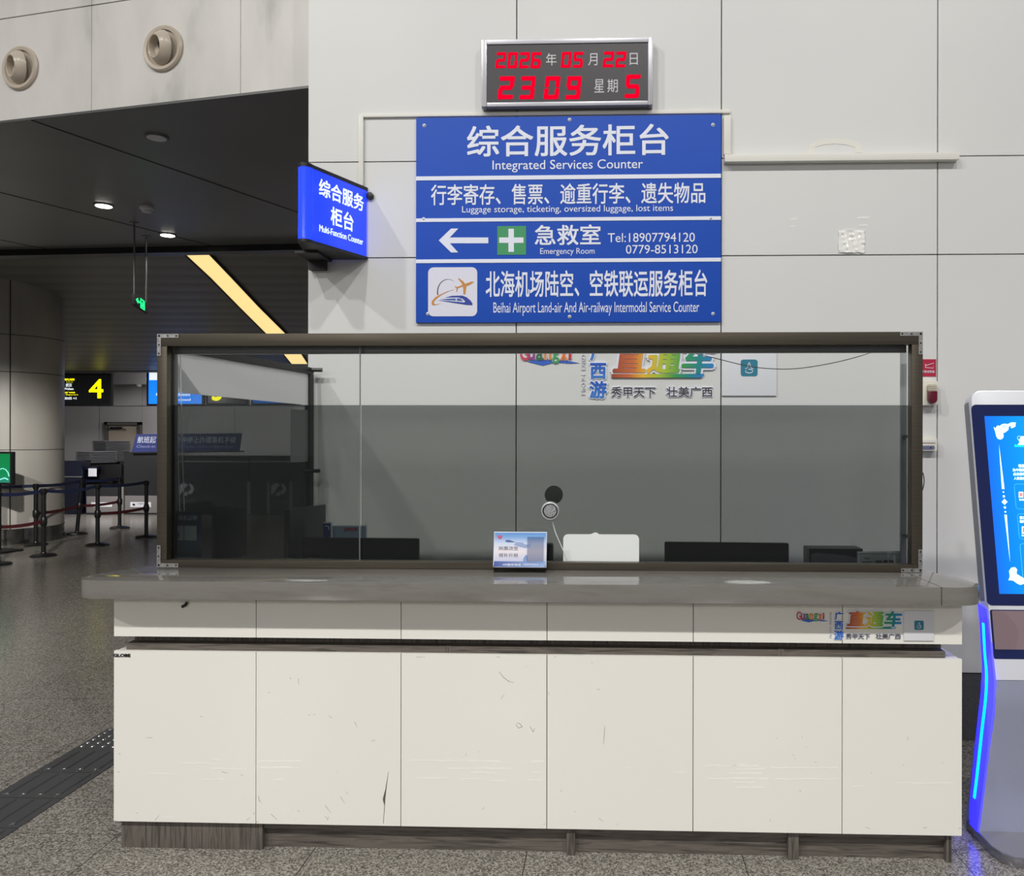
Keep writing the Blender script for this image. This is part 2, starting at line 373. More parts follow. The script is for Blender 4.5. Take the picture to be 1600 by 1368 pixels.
struct(b.build('trim_4', mat('steel_kick_ring', (120, 118, 115), .16, .9), at=(Xc, Yc, 0)))

# tactile paving strip let into the floor
tx = [-2.915, -2.83, -2.744, -2.659]; b = B()
M_tac = mat('tactile_rubber', (74, 74, 76), .28); tiles = [3.555+.297*k for k in range(-3, 12)]
b.box(-2.965, -2.612, tiles[0]-.04, 4.735, 0, .004, 0)
for k, y in enumerate(tiles[:-1]):
    if y < 4.4:
        b.box(-2.965, -2.612, y-.0445, y-.0425, .003, .0048, 2)
        for x in tx:
            b.prism(front(y-.03), [(x-.016, .004), (x+.016, .004), (x+.011, .009), (x-.011, .009)], -.26, 0, 0)
            for q in range(9): b.box(x-.012, x+.012, y-.02+q*.026, y-.01+q*.026, .009, .0102, 0)
            b.lathe((x, y-.012, .004), (0, 0, 1), [(.019, 0), (.017, .004), (.01, .007), (.001, .008)], 14, 1)
for iy in range(6):
    for ix in range(6): b.lathe((-2.94+ix*.06, 4.46+iy*.052, .004), (0, 0, 1), [(.015, 0), (.012, .004), (.001, .006)], 12, 1)
struct(b.build('floor_tactile_strip', [M_tac, mat('tactile_dome', (150, 150, 150), .2, .8), M_black], at=(-2.79, 4.2, 0)))
# ------------------------------------------------------------------ things on the panelled wall
def bolt(parent, pl, px, py, r=.009, h0=.0):
    a, b_ = pl.ab(px, py); b = B(); b.lathe(pl.pt(a, b_, h0), pl.n, [(r*1.5, 0), (r*1.4, .002), (r*.9, .0022), (r*.8, .006), (r*.3, .008)], 12)
    return b.build('bolt', M_screw, parent)
HS = .022; SG = front(YW-HS)
a0, a1, b0, b1 = SG.box(650, 181.5, 1126.5, 503)
sg = thing('wall_signboard', SG.pt((a0+a1)/2, b0, -HS), 'large blue wall signboard naming the integrated services counter in white Chinese and English', 'sign')
b = B(); b.prism(SG, rrect(a0, a1, b0, b1), -HS+.0005, 0); b.build('board', M_blue, sg, .002)
for y0, y1 in ((273.6, 280), (339.6, 345.2), (404, 409.8)):
    b = B(); b.pbox(SG, 650, y0, 1126.5, y1, 0, .003); b.build('divider_strip', M_let, sg)
for s, px, bo in (('综合服务柜台', (729.6, 195, 1044.8, 243.7), .018), ('Integrated Services Counter', (769.5, 249.5, 1004.6, 268.5), .004),
                  ('行李寄存、售票、逾重行李、遗失物品', (673.6, 286.5, 1102, 319), .014), ('Luggage storage, ticketing, oversized luggage, lost items', (722, 320.8, 1051.7, 334), .0),
                  ('急救室', (835.5, 351, 938.6, 382.8), .018), ('Emergency Room', (844, 387.5, 929, 399.5), .0),
                  ('Tel:18907794120', (949.6, 363.8, 1085.7, 378), .0), ('0779-8513120', (978, 382.4, 1090, 396), .0),
                  ('北海机场陆空、空铁联运服务柜台', (759, 422, 1105, 463.8), .018), ('Beihai Airport Land-air And Air-railway Intermodal Service Counter', (771, 471.5, 1092.5, 493), .0)):
    text(sg, SG, s, px, M_let, bold=bo)
b = B(); b.ppoly(SG, [(685.6, 375.5), (705, 357), (716, 357), (703, 371), (763, 371), (763, 380), (703, 380), (716, 394.3), (705, 394.3)][::-1], 0, .002); b.build('arrow', M_let, sg)
b = B(); b.pbox(SG, 777, 353, 822, 398, 0, .0015); cr = b.build('first_aid_square', mat('first_aid_green', (58, 150, 96), .5), sg)
b = B(); b.ppoly(SG, [(794.5, 357.5), (803, 357.5), (803, 371), (818, 371), (818, 379.5), (803, 379.5), (803, 393.5), (794.5, 393.5), (794.5, 379.5), (780, 379.5), (780, 371), (794.5, 371)][::-1], .0015, .003)
b.build('cross', M_let, cr)
b = B(); b.pbox(SG, 669, 417.5, 745.7, 494, 0, .002, r=.032); lg = b.build('logo_plate', mat('logo_plate_white', (226, 226, 238), .45), sg)
Q = lambda x, y: (665+x*85/1321, 412+y*88/1368)
def lp(pts, m, nm, h=.0035):
    b = B(); b.ppoly(SG, [Q(*p) for p in pts][::-1], .002, h); return b.build(nm, m, lg)
M_or = mat('logo_orange', (205, 140, 60), .5); M_nb = mat('logo_navy', (40, 64, 160), .5); M_ink = mat('logo_ink', (40, 38, 62), .5)
lp([(790, 365), (815, 352), (915, 425), (960, 485), (1120, 432), (1178, 438), (1080, 510), (990, 545), (985, 600), (962, 740), (920, 740), (915, 570), (890, 555), (790, 590), (755, 685), (745, 680), (755, 605), (705, 540), (770, 562), (895, 520), (870, 460)], M_or, 'plane_emblem')
lp([(690, 625), (560, 672), (400, 750), (270, 845), (205, 920), (205, 960), (240, 985), (370, 965), (230, 1005), (170, 1005), (145, 970), (160, 900), (230, 820), (350, 750), (520, 675)], M_or, 'swoosh')
arc = [(545+264*math.cos(t), 690-318*math.sin(t)) for t in [math.radians(192-q*6.6) for q in range(22)]]
arc2 = [(545+(264-26*(1-q/21))*math.cos(t), 690-(318-26*(1-q/21))*math.sin(t)) for q, t in enumerate([math.radians(192-q*6.6) for q in range(22)])]
lp(arc+arc2[::-1], M_ink, 'arc')
lp([(480, 820), (640, 778), (900, 772), (1000, 815), (1090, 890), (1138, 960), (1138, 1005), (1000, 1000), (300, 890), (560, 905), (940, 940), (965, 915), (900, 850), (800, 815)], M_nb, 'train_emblem')
lp([(350, 865), (560, 850), (725, 842), (740, 890), (560, 885)], mat('logo_blue', (58, 104, 176), .5), 'train_stripe')
lp([(758, 842), (840, 842), (915, 905), (765, 898)], mat('logo_blue', (58, 104, 176), .5), 'train_window')
for p in ((663, 196), (890, 187), (1114, 195), (662, 342), (1110.5, 341), (668.5, 490), (890, 494.5), (1114, 490)): bolt(sg, SG, *p, r=.0075)

# LED perpetual calendar clock
HC = .07; CK = front(YW-HC)
a0, a1, b0, b1 = CK.box(752, 60, 1020, 165)
ck = thing('calendar_clock', CK.pt((a0+a1)/2, b0, -HC), 'silver framed digital calendar clock with red digits above the blue signboard', 'clock')
i0, i1, j0, j1 = CK.box(760.5, 67.5, 1012.5, 158.5)
b = B(); t_ = i0-a0
for r4 in ((a0, i0, b0, b1), (i1, a1, b0, b1), (i0, i1, j1, b1), (i0, i1, b0, j0)): b.prism(CK, rrect(*r4), -HC+.001, 0)
b.build('frame', mat('brushed_aluminium', (158, 158, 163), .35, .8), ck, .004)
b = B(); b.prism(CK, rrect(i0-.002, i1+.002, j0-.002, j1+.002), -HC+.006, -.006); b.build('face', mat('smoked_face', (62, 58, 62), .35), ck)
M_led = mat('red_led', (30, 2, 6), .8, spec=0, emit=1.0, ecol=(255, 0, 44)); M_chr = mat('face_print', (205, 205, 208), .5)
SEG = {'0': 'abcdef', '1': 'bc', '2': 'abged', '3': 'abgcd', '4': 'fgbc', '5': 'afgcd', '6': 'afgedc', '7': 'abc', '8': 'abcdefg', '9': 'abcdfg'}
def digit(ch, px, wd=.25):
    a0, a1, b0, b1 = CK.box(*px); wdt = (a1-a0); hgt = b1-b0; t = wdt*wd; sk = .1; b = B()
    ww = wdt-sk*hgt*.9
    segs = {'a': (0, hgt-t, ww, hgt), 'd': (0, 0, ww, t), 'g': (t*.3, hgt/2-t/2, ww-t*.3, hgt/2+t/2), 'f': (0, hgt/2+t*.1, t, hgt-t*.2), 'e': (0, t*.2, t, hgt/2-t*.1),
            'b': (ww-t, hgt/2+t*.1, ww, hgt-t*.2), 'c': (ww-t, t*.2, ww, hgt/2-t*.1)}
    for k in SEG[ch]:
        x0, y0, x1, y1 = segs[k]; c = t*.22
        pts = [(x0+c, y0), (x1-c, y0), (x1, y0+c), (x1, y1-c), (x1-c, y1), (x0+c, y1), (x0, y1-c), (x0, y0+c)]
        b.prism(CK, [(a0+x+sk*y, b0+y) for x, y in pts], -.006, -.004)
    return b.build('digit', M_led, ck)
def digits(s, x0, x1, y0, y1, gap=.12):
    wq = (x1-x0)/(len(s)+gap*(len(s)-1))
    for k, ch in enumerate(s): digit(ch, (x0+k*wq*(1+gap), y0, x0+k*wq*(1+gap)+wq, y1))
digits('2026', 773.5, 846, 81, 105.8, .06); digits('05', 876, 912, 80.5, 105, .06); digits('22', 941.5, 979, 80, 104.5, .06)
for ch, p in (('2', (777, 118.5, 804, 154.3)), ('3', (811, 118.5, 837, 154.3)), ('0', (849, 118.5, 875.5, 154.3)), ('9', (883, 118.5, 909, 154.3)), ('5', (975.5, 116, 1001, 152.5))): digit(ch, p)
for s, p in (('年', (853, 82.5, 869.5, 101.5)), ('月', (919, 82.5, 933.5, 101.5)), ('日', (984, 82, 996.5, 100.5)), ('星', (928.5, 123, 944, 143.8)), ('期', (949, 123, 965.3, 143.5))):
    text(ck, CK, s, p, M_chr, 'character', h=-.006, depth=.0005)

# white cable trunking
def duct(px, h, label):
    b = B(); b.pbox(W, *px, .0005, h); o = b.build('cable_duct', M_duct, None, .003); return tag(o, label, 'cable duct', 'white cable ducts around the signboard')
duct((565, 175.8, 1140.5, 181.2), .016, 'thin white cable duct running along the top edge of the blue signboard')
duct((561.5, 182.2, 569, 291), .02, 'thin vertical white cable duct dropping to the lit blade sign')
duct((1130, 182.2, 1141, 243), .024, 'short upright white cable duct beside the right edge of the blue signboard')
duct((1130.5, 244, 1493.5, 255), .05, 'thick horizontal white cable duct right of the blue signboard')

# marks left by a removed notice
pts = [(1262, 240), (1263, 228), (1268, 222), (1285, 217.5), (1305, 216), (1325, 217.5), (1340, 221), (1346, 227), (1347, 238.5), (1336.5, 238.5), (1336, 230), (1322, 226), (1305, 224.5), (1287, 226), (1273.5, 230), (1273, 240)]
b = B(); b.ppoly(W, pts[::-1], .0003, .0022); q = b.build('adhesive_arch', M_duct, None)
tag(q, 'arched strip of white adhesive left on wall above thick duct', 'adhesive mark')
b = B(); random.seed(3); a0, a1, b0, b1 = W.box(1310, 360, 1350, 395)
n = 13; m = 9; gv = [[b.bm.verts.new(W.pt(a0+(a1-a0)*i/n+random.uniform(-.004, .004), b0+(b1-b0)*j/m+random.uniform(-.003, .003), .0015+random.uniform(0, .003)+(.008*abs(math.sin(j*1.7+i*.35))))) for i in range(n+1)] for j in range(m+1)]
for j in range(m):
    for i in range(n): b.bm.faces.new((gv[j][i], gv[j][i+1], gv[j+1][i+1], gv[j+1][i]))
rim = [gv[0][i] for i in range(n+1)]+[gv[j][n] for j in range(1, m+1)]+[gv[m][i] for i in range(n-1, -1, -1)]+[gv[j][0] for j in range(m-1, 0, -1)]
bk = [b.bm.verts.new((v.co.x, YW-.0003, v.co.z)) for v in rim]; k = len(rim)
for i in range(k): b.bm.faces.new((rim[i], rim[(i+1) % k], bk[(i+1) % k], bk[i]))
b.bm.faces.new(bk); tag(b.build('tape_patch', M_tape, None), 'crumpled square patch of clear tape stuck on the white wall', 'tape')
for px, lb in (((1235, 340.5, 1245.5, 344), 'tiny tape scrap on the wall at the upper left of the tape patches'), ((1235, 352, 1243, 355), 'tiny tape scrap on the wall at the lower left of the tape patches'),
               ((1339, 338, 1358, 342), 'wider tape scrap on the wall at upper right above the crumpled patch'), ((1342, 350, 1356, 353.5), 'tape scrap on the wall just above the crumpled tape patch')):
    b = B(); x0, y0, x1, y1 = px; b.ppoly(W, [(x0, y1), (x1-1, y1-.7), (x1, y0), (x0+.6, y0+.8)], .0003, .001); tag(b.build('tape_scrap', M_tape, None), lb, 'tape', 'tape scraps on the wall')

# lit blade sign
zt = Z_(296.7, 4.72, 572); zb = Z_(400, 4.72, 572)
pA = (X_(572, 4.735), 4.735); pB = (X_(489, 4.34), 4.34); pD = (X_(466.5, 4.345), 4.345); pE = (X_(481, 4.735)+.012, 4.735)
cy = [( (pB[0]+pD[0])/2+math.cos(t)*(pB[0]-pD[0])/2, 4.342-math.sin(t)*.05) for t in [math.radians(q) for q in range(15, 180, 15)]]
fp = [pE, pA, pB]+cy+[pD]
bs = thing('blade_sign', ((pA[0]+pD[0])/2, 4.6, zb), 'lit blue blade sign projecting from the wall corner reading multi-function counter', 'sign')
b = B(); b.hexa([(x, y, zb) for x, y in fp], [(x, y, zt) for x, y in fp])
b.build('light_box', mat('lit_blue', (40, 70, 240), .15, emit=.8, ecol=(26, 62, 255)), bs, 0)
def grow(p, k): cx = sum(q[0] for q in fp)/len(fp); c_y = sum(q[1] for q in fp)/len(fp); return (cx+(p[0]-cx)*k, min(c_y+(p[1]-c_y)*k, 4.742))
for z0, z1 in ((zt, zt+.02), (zb-.016, zb)):
    b = B(); b.hexa([(*grow(p, 1.03), z0) for p in fp], [(*grow(p, 1.03), z1) for p in fp]); b.build('end_cap', M_dark, bs)
b = B(); b.box(pE[0]+.0, pE[0]+.13, 4.5, 4.735, zb-.03, zb-.017); b.box(pE[0], pE[0]+.1, 4.70, 4.745, zb-.08, zb-.017); b.build('bracket', mat('bracket_black', (34, 34, 36), .5), bs)
b = B(); b.lathe((pA[0]+.02, 4.745, zt-.03), (0, -1, 0), [(.022, 0), (.022, .012), (.012, .016)], 16); b.build('knob', M_dark, bs)
uB = Vector((pA[0]-pB[0], pA[1]-pB[1], 0)); LB = Pl((pB[0], pB[1], 0), uB, uB.cross(Vector((0, 0, 1))))
M_lit = mat('lit_letter', (230, 240, 255), .4, emit=.85, ecol=(225, 238, 255))
def ltext(s, xl, xr, yt, yb, bo):
    al, ar = LB.ab(xl, yt)[0], LB.ab(xr, yt)[0]; text(bs, LB, s, None, M_lit, ab=(al, ar, LB.ab(xl, yb)[1], LB.ab(xl, yt)[1]), bold=bo, h=.0008)
ltext('综合服务', 498.3, 568, 277.5, 305, .02); ltext('柜台', 516.8, 552, 321.5, 350.5, .02); ltext('Multi-Function Counter', 499, 567, 350.5, 361, .004)

# lettering sets with a white plate (once on the wall, once on the counter)
RAIN = [(.0, (160, 72, 50)), (.2, (214, 110, 56)), (.34, (240, 190, 50)), (.52, (170, 200, 60)), (.68, (60, 160, 72)), (.84, (24, 140, 140)), (1, (40, 130, 210))]
GX = [(205, 70, 90), (150, 60, 140), (40, 110, 70), (225, 140, 40), (60, 160, 90), (235, 120, 40), (200, 40, 50)]
def promo(pl, sc_, label, names, dark=1.0):
    """sc_: pixel mapper for a design drawn on a 430 x 110 field"""
    M = lambda x0, y0, x1, y1: sc_(x0, y0)+sc_(x1, y1)
    bx = M(800, 540, 1118, 622); a0, a1, b0, b1 = pl.box(*bx)
    r = thing('promotional_lettering', pl.pt((a0+a1)/2, b0, 0), label, 'lettering', 'Guangxi promotional lettering')
    k = (a1-a0)/.95
    for i, ch in enumerate('Guangxi'):
        x = 812+i*12.6; up = (0, 4, 5, 4, 3, 6, 2)[i]
        p = M(x, 541+up*.6 if i else 538, x+(15 if i == 0 else 6 if ch == 'i' else 12), 561+(6 if ch == 'g' else 0)+up*.5+(3 if i == 0 else 0))
        a = pl.box(*p)
        text(r, pl, ch, None, mat('letter_pale', (225, 222, 224), .4), 'letter_backing', ab=a, bold=.07, h=.0008, depth=.004*k)
        text(r, pl, ch, None, mat('letter_tint_%d' % i, GX[i], .35), 'letter', ab=(a[0]+.002*k, a[1]-.002*k, a[2]+.002*k, a[3]-.002*k), bold=.025, h=.0014+.0045*k, depth=.002*k)
    wavep = [sc_(824, 565), sc_(845, 560), sc_(862, 560), sc_(885, 563), sc_(905, 567), sc_(890, 568), sc_(868, 566), sc_(848, 571)]
    b = B(); b.ppoly(pl, wavep[::-1], .0008, .003*k); b.build('wave', mat('wave_blue', (50, 100, 200), .35), r)
    blue = gradient('brush_blue', [(0, (60, 130, 215)), (1, (24, 84, 190))], 2, .35)
    for s, p in (('广', (922, 539, 948, 563)), ('西', (922, 567, 947, 592)), ('游', (921, 595, 948, 622))):
        a = pl.box(*M(*p)); e_ = .006*k
        text(r, pl, s, None, M_let, 'letter_backing', ab=(a[0]-e_, a[1]+e_, a[2]-e_, a[3]+e_), bold=.09, h=.0008, depth=.005*k)
        text(r, pl, s, None, blue, 'letter', ab=a, bold=.03, h=.0016+.0055*k, depth=.002*k)
    v = 'GUANGXI TRAVEL'
    for i, ch in enumerate(v):
        if ch != ' ': text(r, pl, ch, M(908.5, 541+i*5.5, 914.5, 545.4+i*5.5), mat('small_pale', (206, 208, 216), .3), 'letter', h=.0008, depth=.004*k, bold=.03)
    rain = gradient('rainbow_print', RAIN, 0, .3)
    a = pl.box(*M(957, 536, 1117, 584)); e_ = .011*k
    text(r, pl, '直通车', None, M_let, 'letter_backing', ab=(a[0]-e_, a[1]+e_, a[2]-e_, a[3]+e_), bold=.085, shear=.12, h=.0008, depth=.008*k)
    text(r, pl, '直通车', None, rain, 'letter', ab=a, bold=.032, shear=.12, h=.0016+.009*k, depth=.002*k)
    b = B(); b.ppoly(pl, [sc_(955, 590), sc_(1096, 590), sc_(1100, 584), sc_(957, 584)], .0008, .0095*k); b.build('underline_bar', rain, r)
    inkm = mat('slogan_ink', (72, 62, 64), .4)
    for s, p in (('秀甲天下', (955, 604, 1024, 620)), ('壮美广西', (1041, 604, 1113, 620))):
        a = pl.box(*M(*p)); e_ = .004*k
        text(r, pl, s, None, M_let, 'letter_backing', ab=(a[0]-e_, a[1]+e_, a[2]-e_, a[3]+e_), bold=.07, h=.0008, depth=.004*k)
        text(r, pl, s, None, inkm, 'letter', ab=a, bold=.012, h=.0014+.0045*k, depth=.0006+.001*k)
    return r
def plaque(pl, px, label, th):
    a0, a1, b0, b1 = pl.box(*px)
    r = thing('square_plaque', pl.pt((a0+a1)/2, b0, 0), label, 'plaque', 'square white plaques')
    b = B(); b.prism(pl, rrect(a0, a1, b0, b1), .0005, th); b.build('plate', M_paper, r, .001)
    cx, cy, h = (a0+a1)/2, (b0+b1)/2+(b1-b0)*.02, (a1-a0)*.155
    b = B(); b.prism(pl, rrect(cx-h, cx+h, cy-h, cy+h, h*.3), th, th+.001); ic = b.build('icon', mat('icon_teal', (42, 126, 150), .4), r)
    b = B(); P = lambda u, v: pl.pt(cx+u*h, cy+v*h, th+.0015)
    b.tube([P(-.5+q*.05, -.1+.75*math.exp(-((q-10)/3.2)**2)) for q in range(21)], h*.05, 6)
    b.tube([P(.45*math.cos(t), -.4+.22*math.sin(t)) for t in [2.6+q*.42 for q in range(14)]], h*.06, 6)
    b.build('icon_mark', M_let, ic); return r
promo(W, lambda x, y: (x, y), 'colourful Guangxi promotional lettering on the wall behind the counter glass', None)
plaque(W, (1127.5, 535, 1212.5, 618), 'square white plaque with teal icon on wall behind the glass', .012)

# alarm devices right of the glass screen
AR = front(YW-.004); a0, a1, b0, b1 = AR.box(1437, 561, 1462.6, 587.8)
r = thing('alarm_sign', AR.pt((a0+a1)/2, b0, 0), 'small red fire alarm sign on the wall above the ivory strobe', 'sign')
b = B(); b.prism(AR, rrect(a0, a1, b0, b1), -.0035, 0); b.build('plate', mat('fire_red', (178, 34, 66), .4), r)
b = B(); b.tube([AR.hit(x, y) for x, y in ((1446, 568), (1446, 574), (1458, 575), (1459, 567), (1446, 571))], .002, 6); b.build('horn_symbol', M_let, r)
text(r, AR, '火警报警器', (1440, 578.5, 1460, 582.3), M_let, bold=.0)
SB = front(YW-.05); a0, a1, b0, b1 = SB.box(1438, 595, 1466, 632.8)
r = thing('alarm_strobe', SB.pt((a0+a1)/2, b0, -.05), 'ivory wall alarm strobe with dark red lens beside the glass frame', 'alarm')
b = B(); b.prism(SB, rrect(a0, a1, b0, b1, .008), -.0495, 0); b.build('housing', M_ivory, r, .004)
a0, a1, b0, b1 = SB.box(1448, 600.5, 1461.8, 611); b = B(); b.prism(SB, rrect(a0, a1, b0, b1, .006), 0, .018)
for q in range(3): b.prism(SB, rrect(a0-.001, a1+.001, b0+.006+q*.01, b0+.010+q*.01), .0, .021)
b.build('sounder', mat('ivory_dark', (196, 190, 172), .4), r)
a0, a1, b0, b1 = SB.box(1448, 611, 1461.8, 630.2); rr = (a1-a0)/2
b = B(); b.prism(SB, [(a0, b1), (a0, b0+rr)]+[((a0+a1)/2-rr*math.cos(t), b0+rr-rr*math.sin(t)) for t in [math.radians(q*15) for q in range(1, 12)]]+[(a1, b0+rr), (a1, b1)], 0, .03)
b.build('lens', mat('strobe_red', (96, 22, 40), .2), r, .006)
SB2 = front(YW-.045); a0, a1, b0, b1 = SB2.box(1437, 684.5, 1464.5, 704)
r = thing('call_box', SB2.pt((a0+a1)/2, b0, -.045), 'ivory wall box with slate inset below the alarm strobe', 'switch')
b = B(); b.prism(SB2, rrect(a0, a1, b0, b1, .006), -.0445, 0); b.build('housing', M_ivory, r, .004)
b = B(); b.pbox(SB2, 1438, 686.5, 1461, 691.5, 0, .006); b.build('cover', M_duct, r, .002)
b = B(); b.pbox(SB2, 1438, 696, 1460, 702, 0, .003, r=.006); b.build('inset', mat('slate_blue', (104, 112, 140), .4), r)
b = B(); a_, b_ = SB2.ab(1454, 699); b.cyl(SB2.pt(a_, b_, .003), SB2.n, .004, .002, 10); b.build('button', M_black, r)
# ------------------------------------------------------------------ service counter
CF = front(YF); XL, XR = X_(178, YF, 1100), X_(1503.5, YF, 1130)
JX = [XL]+[X_(v, YF, 1100) for v in (400, 626.5, 854.5, 1083, 1316)]+[XR]
ZU1, ZU0 = 1.072, Z_(1000, YF); ZL1, ZL0 = Z_(1023, YF), Z_(1294, YF)
YB = 3.66
ct = thing('service_counter', ((XL+XR)/2, 3.6, 0), 'long white-panelled service counter with dark grey wooden band and plinth', 'counter')
b = B()
b.box(XL+.004, XR-.004, YF+.019, YB, ZU0, ZU1-.0); b.box(XL+.004, XR-.004, YF+.019, YB, ZL0, ZL1-.002)
b.build('carcass', mat('carcass_white', (214, 212, 206), .35), ct)
b = B(); b.box(XL+.045, XR-.055, YF+.075, YB, ZL1-.002, ZU0); b.build('recessed_band', M_woodv, ct)
b = B(); b.box(XL+.04, XR-.06, YF+.022, YF+.09, ZL1-.001, ZL1+.026)
b.build('ledge', M_woodh, ct)
for px in (702, 1219):
    x = X_(px, YF+.04, 1014); b = B(); b.box(x-.012, x+.012, YF+.0205, YF+.06, ZL1, ZL1+.0275); b.build('ledge_joint', M_woodv, ct)
def mark(b, pts, wds, mi):
    pts = [CF.ab(*p) for p in pts]
    for (p, q), (w0, w1) in zip(zip(pts, pts[1:]), zip(wds, wds[1:])):
        d = Vector((q[0]-p[0], q[1]-p[1])); d.normalize(); n = Vector((-d.y, d.x))
        b.prism(CF, [(p[0]-n.x*w0, p[1]-n.y*w0), (q[0]-n.x*w1, q[1]-n.y*w1), (q[0]+n.x*w1, q[1]+n.y*w1), (p[0]+n.x*w0, p[1]+n.y*w0)], 0, .0004, mi)
S = .0007; M_gapd = mat('panel_gap', (38, 36, 33), .8)
marks = [  # pixel polylines of the scuffs, with half widths
 [(238, 1152), (228, 1152)], [(186, 1176), (188, 1179)], [(184, 1205), (187, 1206)], [(347, 1205), (357, 1208)], [(376, 1210), (380, 1211)], [(242, 1281), (249, 1273)], [(385, 1281), (391, 1276)], [(396, 1272), (398, 1268)], [(179, 1282), (184, 1281)], [(313, 1119), (318, 1119)], [(213, 1270), (216, 1269)],
 [(466, 1060), (467, 1069)], [(453, 1058), (455, 1061)], [(419, 1082), (422, 1081)], [(482, 1117), (485, 1116)], [(490, 1116), (493, 1116)], [(514, 1118), (519, 1122)], [(554, 1127), (558, 1136)], [(580, 1157), (587, 1156)], [(404, 1243), (405, 1250), (408, 1253)], [(423, 1271), (433, 1280)], [(508, 1258), (517, 1269)], [(532, 1244), (539, 1255)], [(542, 1240), (543, 1236)], [(508, 1275), (513, 1279)], [(511, 1281), (514, 1275)], [(465, 1265), (468, 1268)], [(525, 1205), (526, 1204)], [(400, 1283), (404, 1284)], [(607, 1205), (603, 1232), (600, 1248), (601, 1258), (599, 1286)],
 [(780, 1049), (787, 1058), (795, 1064), (803, 1066)], [(783, 1091), (788, 1084)], [(822, 1040), (822, 1042)], [(806, 1131), (810, 1137), (816, 1135), (812, 1130), (807, 1129)], [(828, 1134), (833, 1143), (836, 1137)], [(728, 1177), (728, 1181)], [(748, 1173), (748, 1175)], [(754, 1264), (757, 1260)], [(849, 1287), (852, 1287)], [(650, 1026), (664, 1026)], [(776, 1026), (782, 1026)],
 [(945, 1134), (944, 1150), (943, 1163)], [(933, 1076), (938, 1077)], [(924, 1035), (927, 1035)], [(876, 1236), (878, 1233)], [(936, 1278), (942, 1283)], [(965, 1286), (965, 1289)], [(898, 1267), (900, 1268)], [(857, 1081), (858, 1086)], [(866, 1026), (870, 1026)],
 [(1239, 1178), (1241, 1181)], [(1242, 1184), (1243, 1186)], [(1273, 1190), (1276, 1190)], [(1214, 1152), (1214, 1154)], [(1253, 1150), (1254, 1152)], [(1260, 1166), (1261, 1167)], [(1249, 1234), (1252, 1236)], [(1203, 1280), (1204, 1283)],
 [(1418, 1151), (1419, 1156)], [(1411, 1194), (1412, 1196)], [(1361, 1207), (1363, 1207)], [(1352, 1292), (1360, 1294)], [(1443, 1293), (1448, 1292)], [(1498, 1294), (1502, 1293)], [(1472, 1191), (1474, 1191)]]
tapes = [(330, 1186, 345), (280, 1192, 340), (330, 1201, 385), (235, 1209, 275), (315, 1217, 350), (402, 1189, 470), (405, 1199, 465), (430, 1217, 442), (545, 1217, 555),
         (640, 1188, 740), (732, 1189, 780), (830, 1189, 850), (700, 1200, 800), (735, 1207, 775), (832, 1206, 848), (650, 1215, 700), (720, 1217, 760), (765, 1220, 790), (825, 1218, 848),
         (1100, 1196, 1185), (1145, 1194, 1165), (1150, 1201, 1195), (1140, 1208, 1190), (1105, 1216, 1200), (1145, 1222, 1180), (1150, 1230, 1195), (1205, 1199, 1310), (1210, 1217, 1312), (1330, 1228, 1350), (1400, 1223, 1490), (978, 1199, 985), (1050, 1206, 1075), (258, 1277, 272), (441, 1264, 452)]
random.seed(11)
for i in range(6):
    x0, x1 = JX[i]+(.0016 if i else 0), JX[i+1]-.0016
    b = B(); b.box(x0, x1, YF, YF+.018, ZL0, ZL1)
    px0 = (178, 400, 626.5, 854.5, 1083, 1316, 1504)[i:i+2]
    for mk in marks:
        if px0[0] <= mk[0][0] < px0[1]:
            wd = [S*.8]+[S*1.1]*(len(mk)-2)+[S*.35]
            if len(mk) == 5 and mk[0][0] == 607: wd = [.0006, .002, .0055, .0012, .001]
            mark(b, mk, wd, 1)
    for tx0, ty, tx1 in tapes:
        if px0[0] <= tx0 < px0[1]:
            n_ = max(2, int((tx1-tx0)/7)); pp = [(tx0+(tx1-tx0)*k/n_, ty+random.uniform(-.8, .8)) for k in range(n_+1)]
            mark(b, pp, [random.uniform(.0008, .0036) for _ in pp], 2)
    if i < 5: b.box(x1-.0002, x1+.0034, YF+.012, YF+.0185, ZL0, ZL1-.003, 3)
    b.build('lower_panel', [M_white, M_scuff, M_tape, M_gapd], ct)
    b = B(); b.box(x0+(.004 if i else 0)*0, x1, YF, YF+.018, ZU0, ZU1)
    if i < 5: b.box(x1-.0002, x1+.0034, YF+.012, YF+.0185, ZU0, ZU1, 1)
    b.build('upper_panel', [M_white, M_gapd], ct)
# plinth
PF = YF+.022
xa, xb = X_(190, PF, 1310), X_(410, PF, 1310); xe = X_(1487, PF, 1320)
zp = ZL0-.004
b = B(); b.box(xa, xb, PF, PF+.28, 0, zp); b.build('plinth_block', M_woodv, ct, .001)
posts = [(X_(885, PF, 1315), X_(898.5, PF, 1315)), (X_(1231.5, PF, 1318), X_(1248, PF, 1318)), (X_(1479, PF, 1320), xe)]
for x0, x1 in posts: b = B(); b.box(x0, x1, PF, PF+.06, 0, zp); b.build('plinth_post', M_woodv, ct, .001)
e_ = xb
for x0, x1 in posts:
    b = B(); b.box(e_, x0, PF+.03, PF+.05, 0, zp-.034); b.build('plinth_infill', M_woodh, ct)
    b = B(); b.box(e_, x0, PF+.01, PF+.055, zp-.030, zp); b.build('plinth_rail', M_woodh, ct, .001); e_ = x1
b = B(); b.box(xb, xe-.01, PF+.2, PF+.28, 0, zp); b.build('plinth_back', M_woodh, ct)
